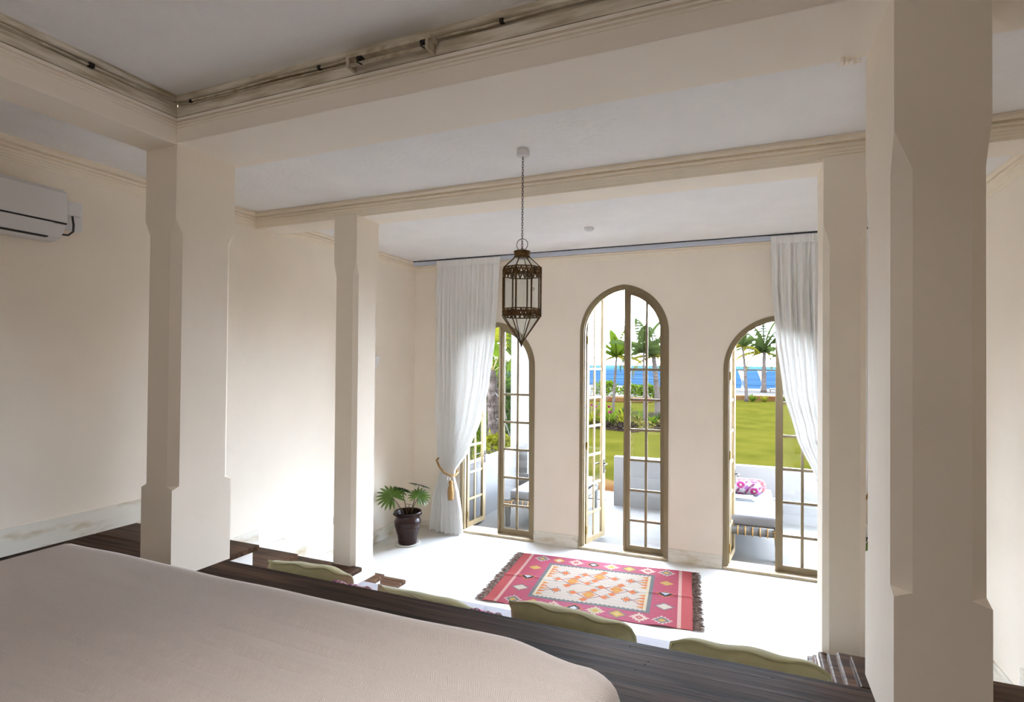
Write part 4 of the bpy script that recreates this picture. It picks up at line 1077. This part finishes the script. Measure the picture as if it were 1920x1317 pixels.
tuft(-5.15, 10.45, .95, 110, M['dryg'], 'dry grass clump at the top of the left terrace wall', 'grass clump', w=.011, seed=4)
tuft(-5.85, 11.1, 1.1, 90, M['dryg'], 'dry grass clump left of the yellow-green one', 'grass clump', w=.011, seed=5)
for i, (x, y, rad, h, mm, lab) in enumerate(((-8.6, 15.2, 1.3, 3.4, 'leafd', 'tall dark screen shrub left of the garden, nearest the house'), (-9.6, 18.5, 1.6, 3.2, 'leafg', 'tall green screen shrub left of the garden, second from the house'), (-10.8, 22.5, 1.7, 3.0, 'leafd', 'tall dark screen shrub left of the garden, third from the house'), (-13.0, 28, 2.2, 3.0, 'leafg', 'tall green screen shrub left of the garden, furthest from the house'), (-6.6, 14.6, .7, 2.2, 'leafd', 'dark shrub behind the fan palm trunk'))):
    shrub(x, y, rad, h, 1500, M[mm], lab, 'shrub', 'tall shrubs screening the left of the garden', .17, i + 120)
# bed seen through the middle door
GB = 'strap-leaved plants in the planting bed'
spots = [(-7.0, 24.4, .75, 'leafg'), (-6.3, 24.0, .8, 'leafy'), (-5.6, 24.1, .85, 'leafg'), (-5.0, 24.2, .6, 'leafy'), (-6.7, 25.3, .95, 'leafy'), (-5.9, 25.4, .95, 'leafg'), (-5.2, 25.6, .9, 'leafy'), (-4.4, 24.6, .7, 'dryg'), (-3.9, 25.2, .62, 'leafg'),
         (-4.55, 26.2, .85, 'leafg'), (-3.75, 26.9, .7, 'leafd'), (-6.4, 27.0, 1.0, 'leafg'), (-7.4, 25.6, 1.0, 'leafg'), (-5.5, 27.2, 1.0, 'leafd'), (-8.2, 24.6, .8, 'leafy'), (-3.5, 27.9, .8, 'leafd')]
wh = ['front left of the bed', 'front of the bed left of the gap', 'front of the bed in the gap', 'front of the bed behind the meeting stile', 'second row, left', 'second row in the gap', 'second row behind the stile', 'bed corner, dry and grassy', 'bed corner towards the lawn', 'second row behind the left panes', 'right end behind the right panes', 'back row, left', 'far left, second row', 'back row in the gap', 'far left, front row', 'back right corner']
for i, ((x, y, h, mm), w_) in enumerate(zip(spots, wh)):
    fl = [(.15, -.35, .62), (-.25, -.3, .5)] if i == 2 else ([(.1, -.2, .8), (.3, -.25, .72)] if i == 4 else ([(.1, -.3, .75)] if i == 5 else None))
    tuft(x, y, h, 60, M[mm], {'leafg': 'green', 'leafy': 'yellow-green', 'dryg': 'dry', 'leafd': 'deep green'}[mm] + ' strap-leaved plant, ' + w_, 'plant', GB, w=.055, seed=i + 20, flower=fl)
for i, (x, y, h) in enumerate(((-8.2, 22.9, .3), (-6.9, 23.5, .28), (-5.7, 23.3, .26), (-4.6, 23.0, .3), (-4.0, 23.4, .34), (-3.3, 25.2, .3), (-3.0, 26.6, .3))):
    shrub(x, y, .55, h, 320, M['soilbed'] if i < 4 else M['dryg'], ('brown', 'brown', 'brown', 'brown', 'olive', 'olive', 'olive')[i] + ' low ground cover at the bed edge, number %s from the left' % ('one', 'two', 'three', 'four', 'five', 'six', 'seven')[i], 'ground cover', 'ground cover along the bed edge', .09, i + 60)
for i, (x, y, rad, h, lab) in enumerate(((-7.0, 42.6, .8, 1.1, 'round beach bush left of the palm trunk in the middle door'), (-8.6, 45, 1.0, 1.0, 'beach bush behind the meeting stile'), (-5.9, 43.5, .8, .9, 'beach bush right of the thin trunk'), (-10.2, 43, 1.0, 1.3, 'beach bush in the gap of the middle door'), (-4.9, 38, .6, .8, 'bush at the foot of the palm behind the right panes'))):
    shrub(x, y, rad, h, 420, M['leafg'], lab, 'bush', 'beach bushes', .26, i + 80, GZ + .05)
# bare branching bush
bb = empty('bare_bush', (-6.6, 22.9, GZ), 'bare twiggy bush beside the open leaf of the middle door', 'bush'); b = MB(); rr = random.Random(31)
def twig(p, d, L_, r_, dep):
    q = p + d * L_; b.tube([p, p.lerp(q, .5) + Vector((rr.uniform(-.03, .03), 0, rr.uniform(0, .04))), q], [r_, r_ * .85, r_ * .65], 5)
    if dep:
        for k in range(3 if dep > 1 else 2): twig(q, (d + Vector((rr.uniform(-.6, .6), rr.uniform(-.5, .5), rr.uniform(-.15, .5)))).normalized(), L_ * rr.uniform(.6, .85), r_ * .62, dep - 1)
for k in range(4): twig(Vector((-6.6, 22.9, GZ)), Vector((rr.uniform(-.5, .9), rr.uniform(-.3, .3), 1)).normalized(), .75, .022, 4)
b.build('branches', M['twig'], bb)
# low plants at the foot of the right-hand palms
tuft(.35, 46.2, .75, 40, M['leafg'], 'strap-leaved plant at the foot of the slim leaning palm', 'plant', w=.06, seed=71)
tuft(1.2, 46.4, .7, 40, M['leafy'], 'yellow strap-leaved plant by the stone edging in the right door', 'plant', w=.06, seed=72)
tuft(2.5, 46.3, .7, 40, M['leafg'], 'strap-leaved plant at the foot of the palm behind the right panes', 'plant', w=.06, seed=73)

# beach pergola with tied drapes, loungers
pg = empty('beach_pergola', (2, 66, -.34), 'long beach pergola with tied white drapes in the right door', 'pergola')
MB().box(-3, 8, 65.9, 66.1, 1.90, 2.02).box(-3, 8, 68.4, 68.6, 1.90, 2.02).build('beam', M['trunk'], pg)
for i in range(6):
    x = -2.45 + i * 1.95
    MB().box(x - .05, x + .05, 65.95, 66.05, -.36, 1.92).build('post', M['tile'], pg)
    def fn(u, v, x=x):
        z = 1.9 - 2.2 * v; w = .06 + .42 * (abs(v - .62) / .62) ** 1.2 if v < .62 else .06 + .14 * ((v - .62) / .38)
        return (x + w * (2 * u - 1), 65.9 + .05 * sin(u * 30), z)
    MB().grid(16, 16, fn).build('drape', M['drape'], pg, fixn=False, smooth=True)
def lounger(x, y, label):
    r = empty('beach_lounger', (x, y, -.34), label, 'lounger')
    MB().box(x - .9, x + .9, y - .3, y + .3, -.05, .02).build('bed_frame', M['trunk'], r); MB().box(x - .88, x + .88, y - .28, y + .28, .022, .10).build('pad', M['drape'], r, bevel=.02)
    for a in (-.8, .8):
        for c in (-.25, .25): MB().box(x + a - .03, x + a + .03, y + c - .03, y + c + .03, -.34, -.05).build('leg', M['trunk'], r)
lounger(3.0, 63.8, 'beach lounger right of the large palm'); lounger(5.0, 64.6, 'beach lounger behind the panes of the right door')
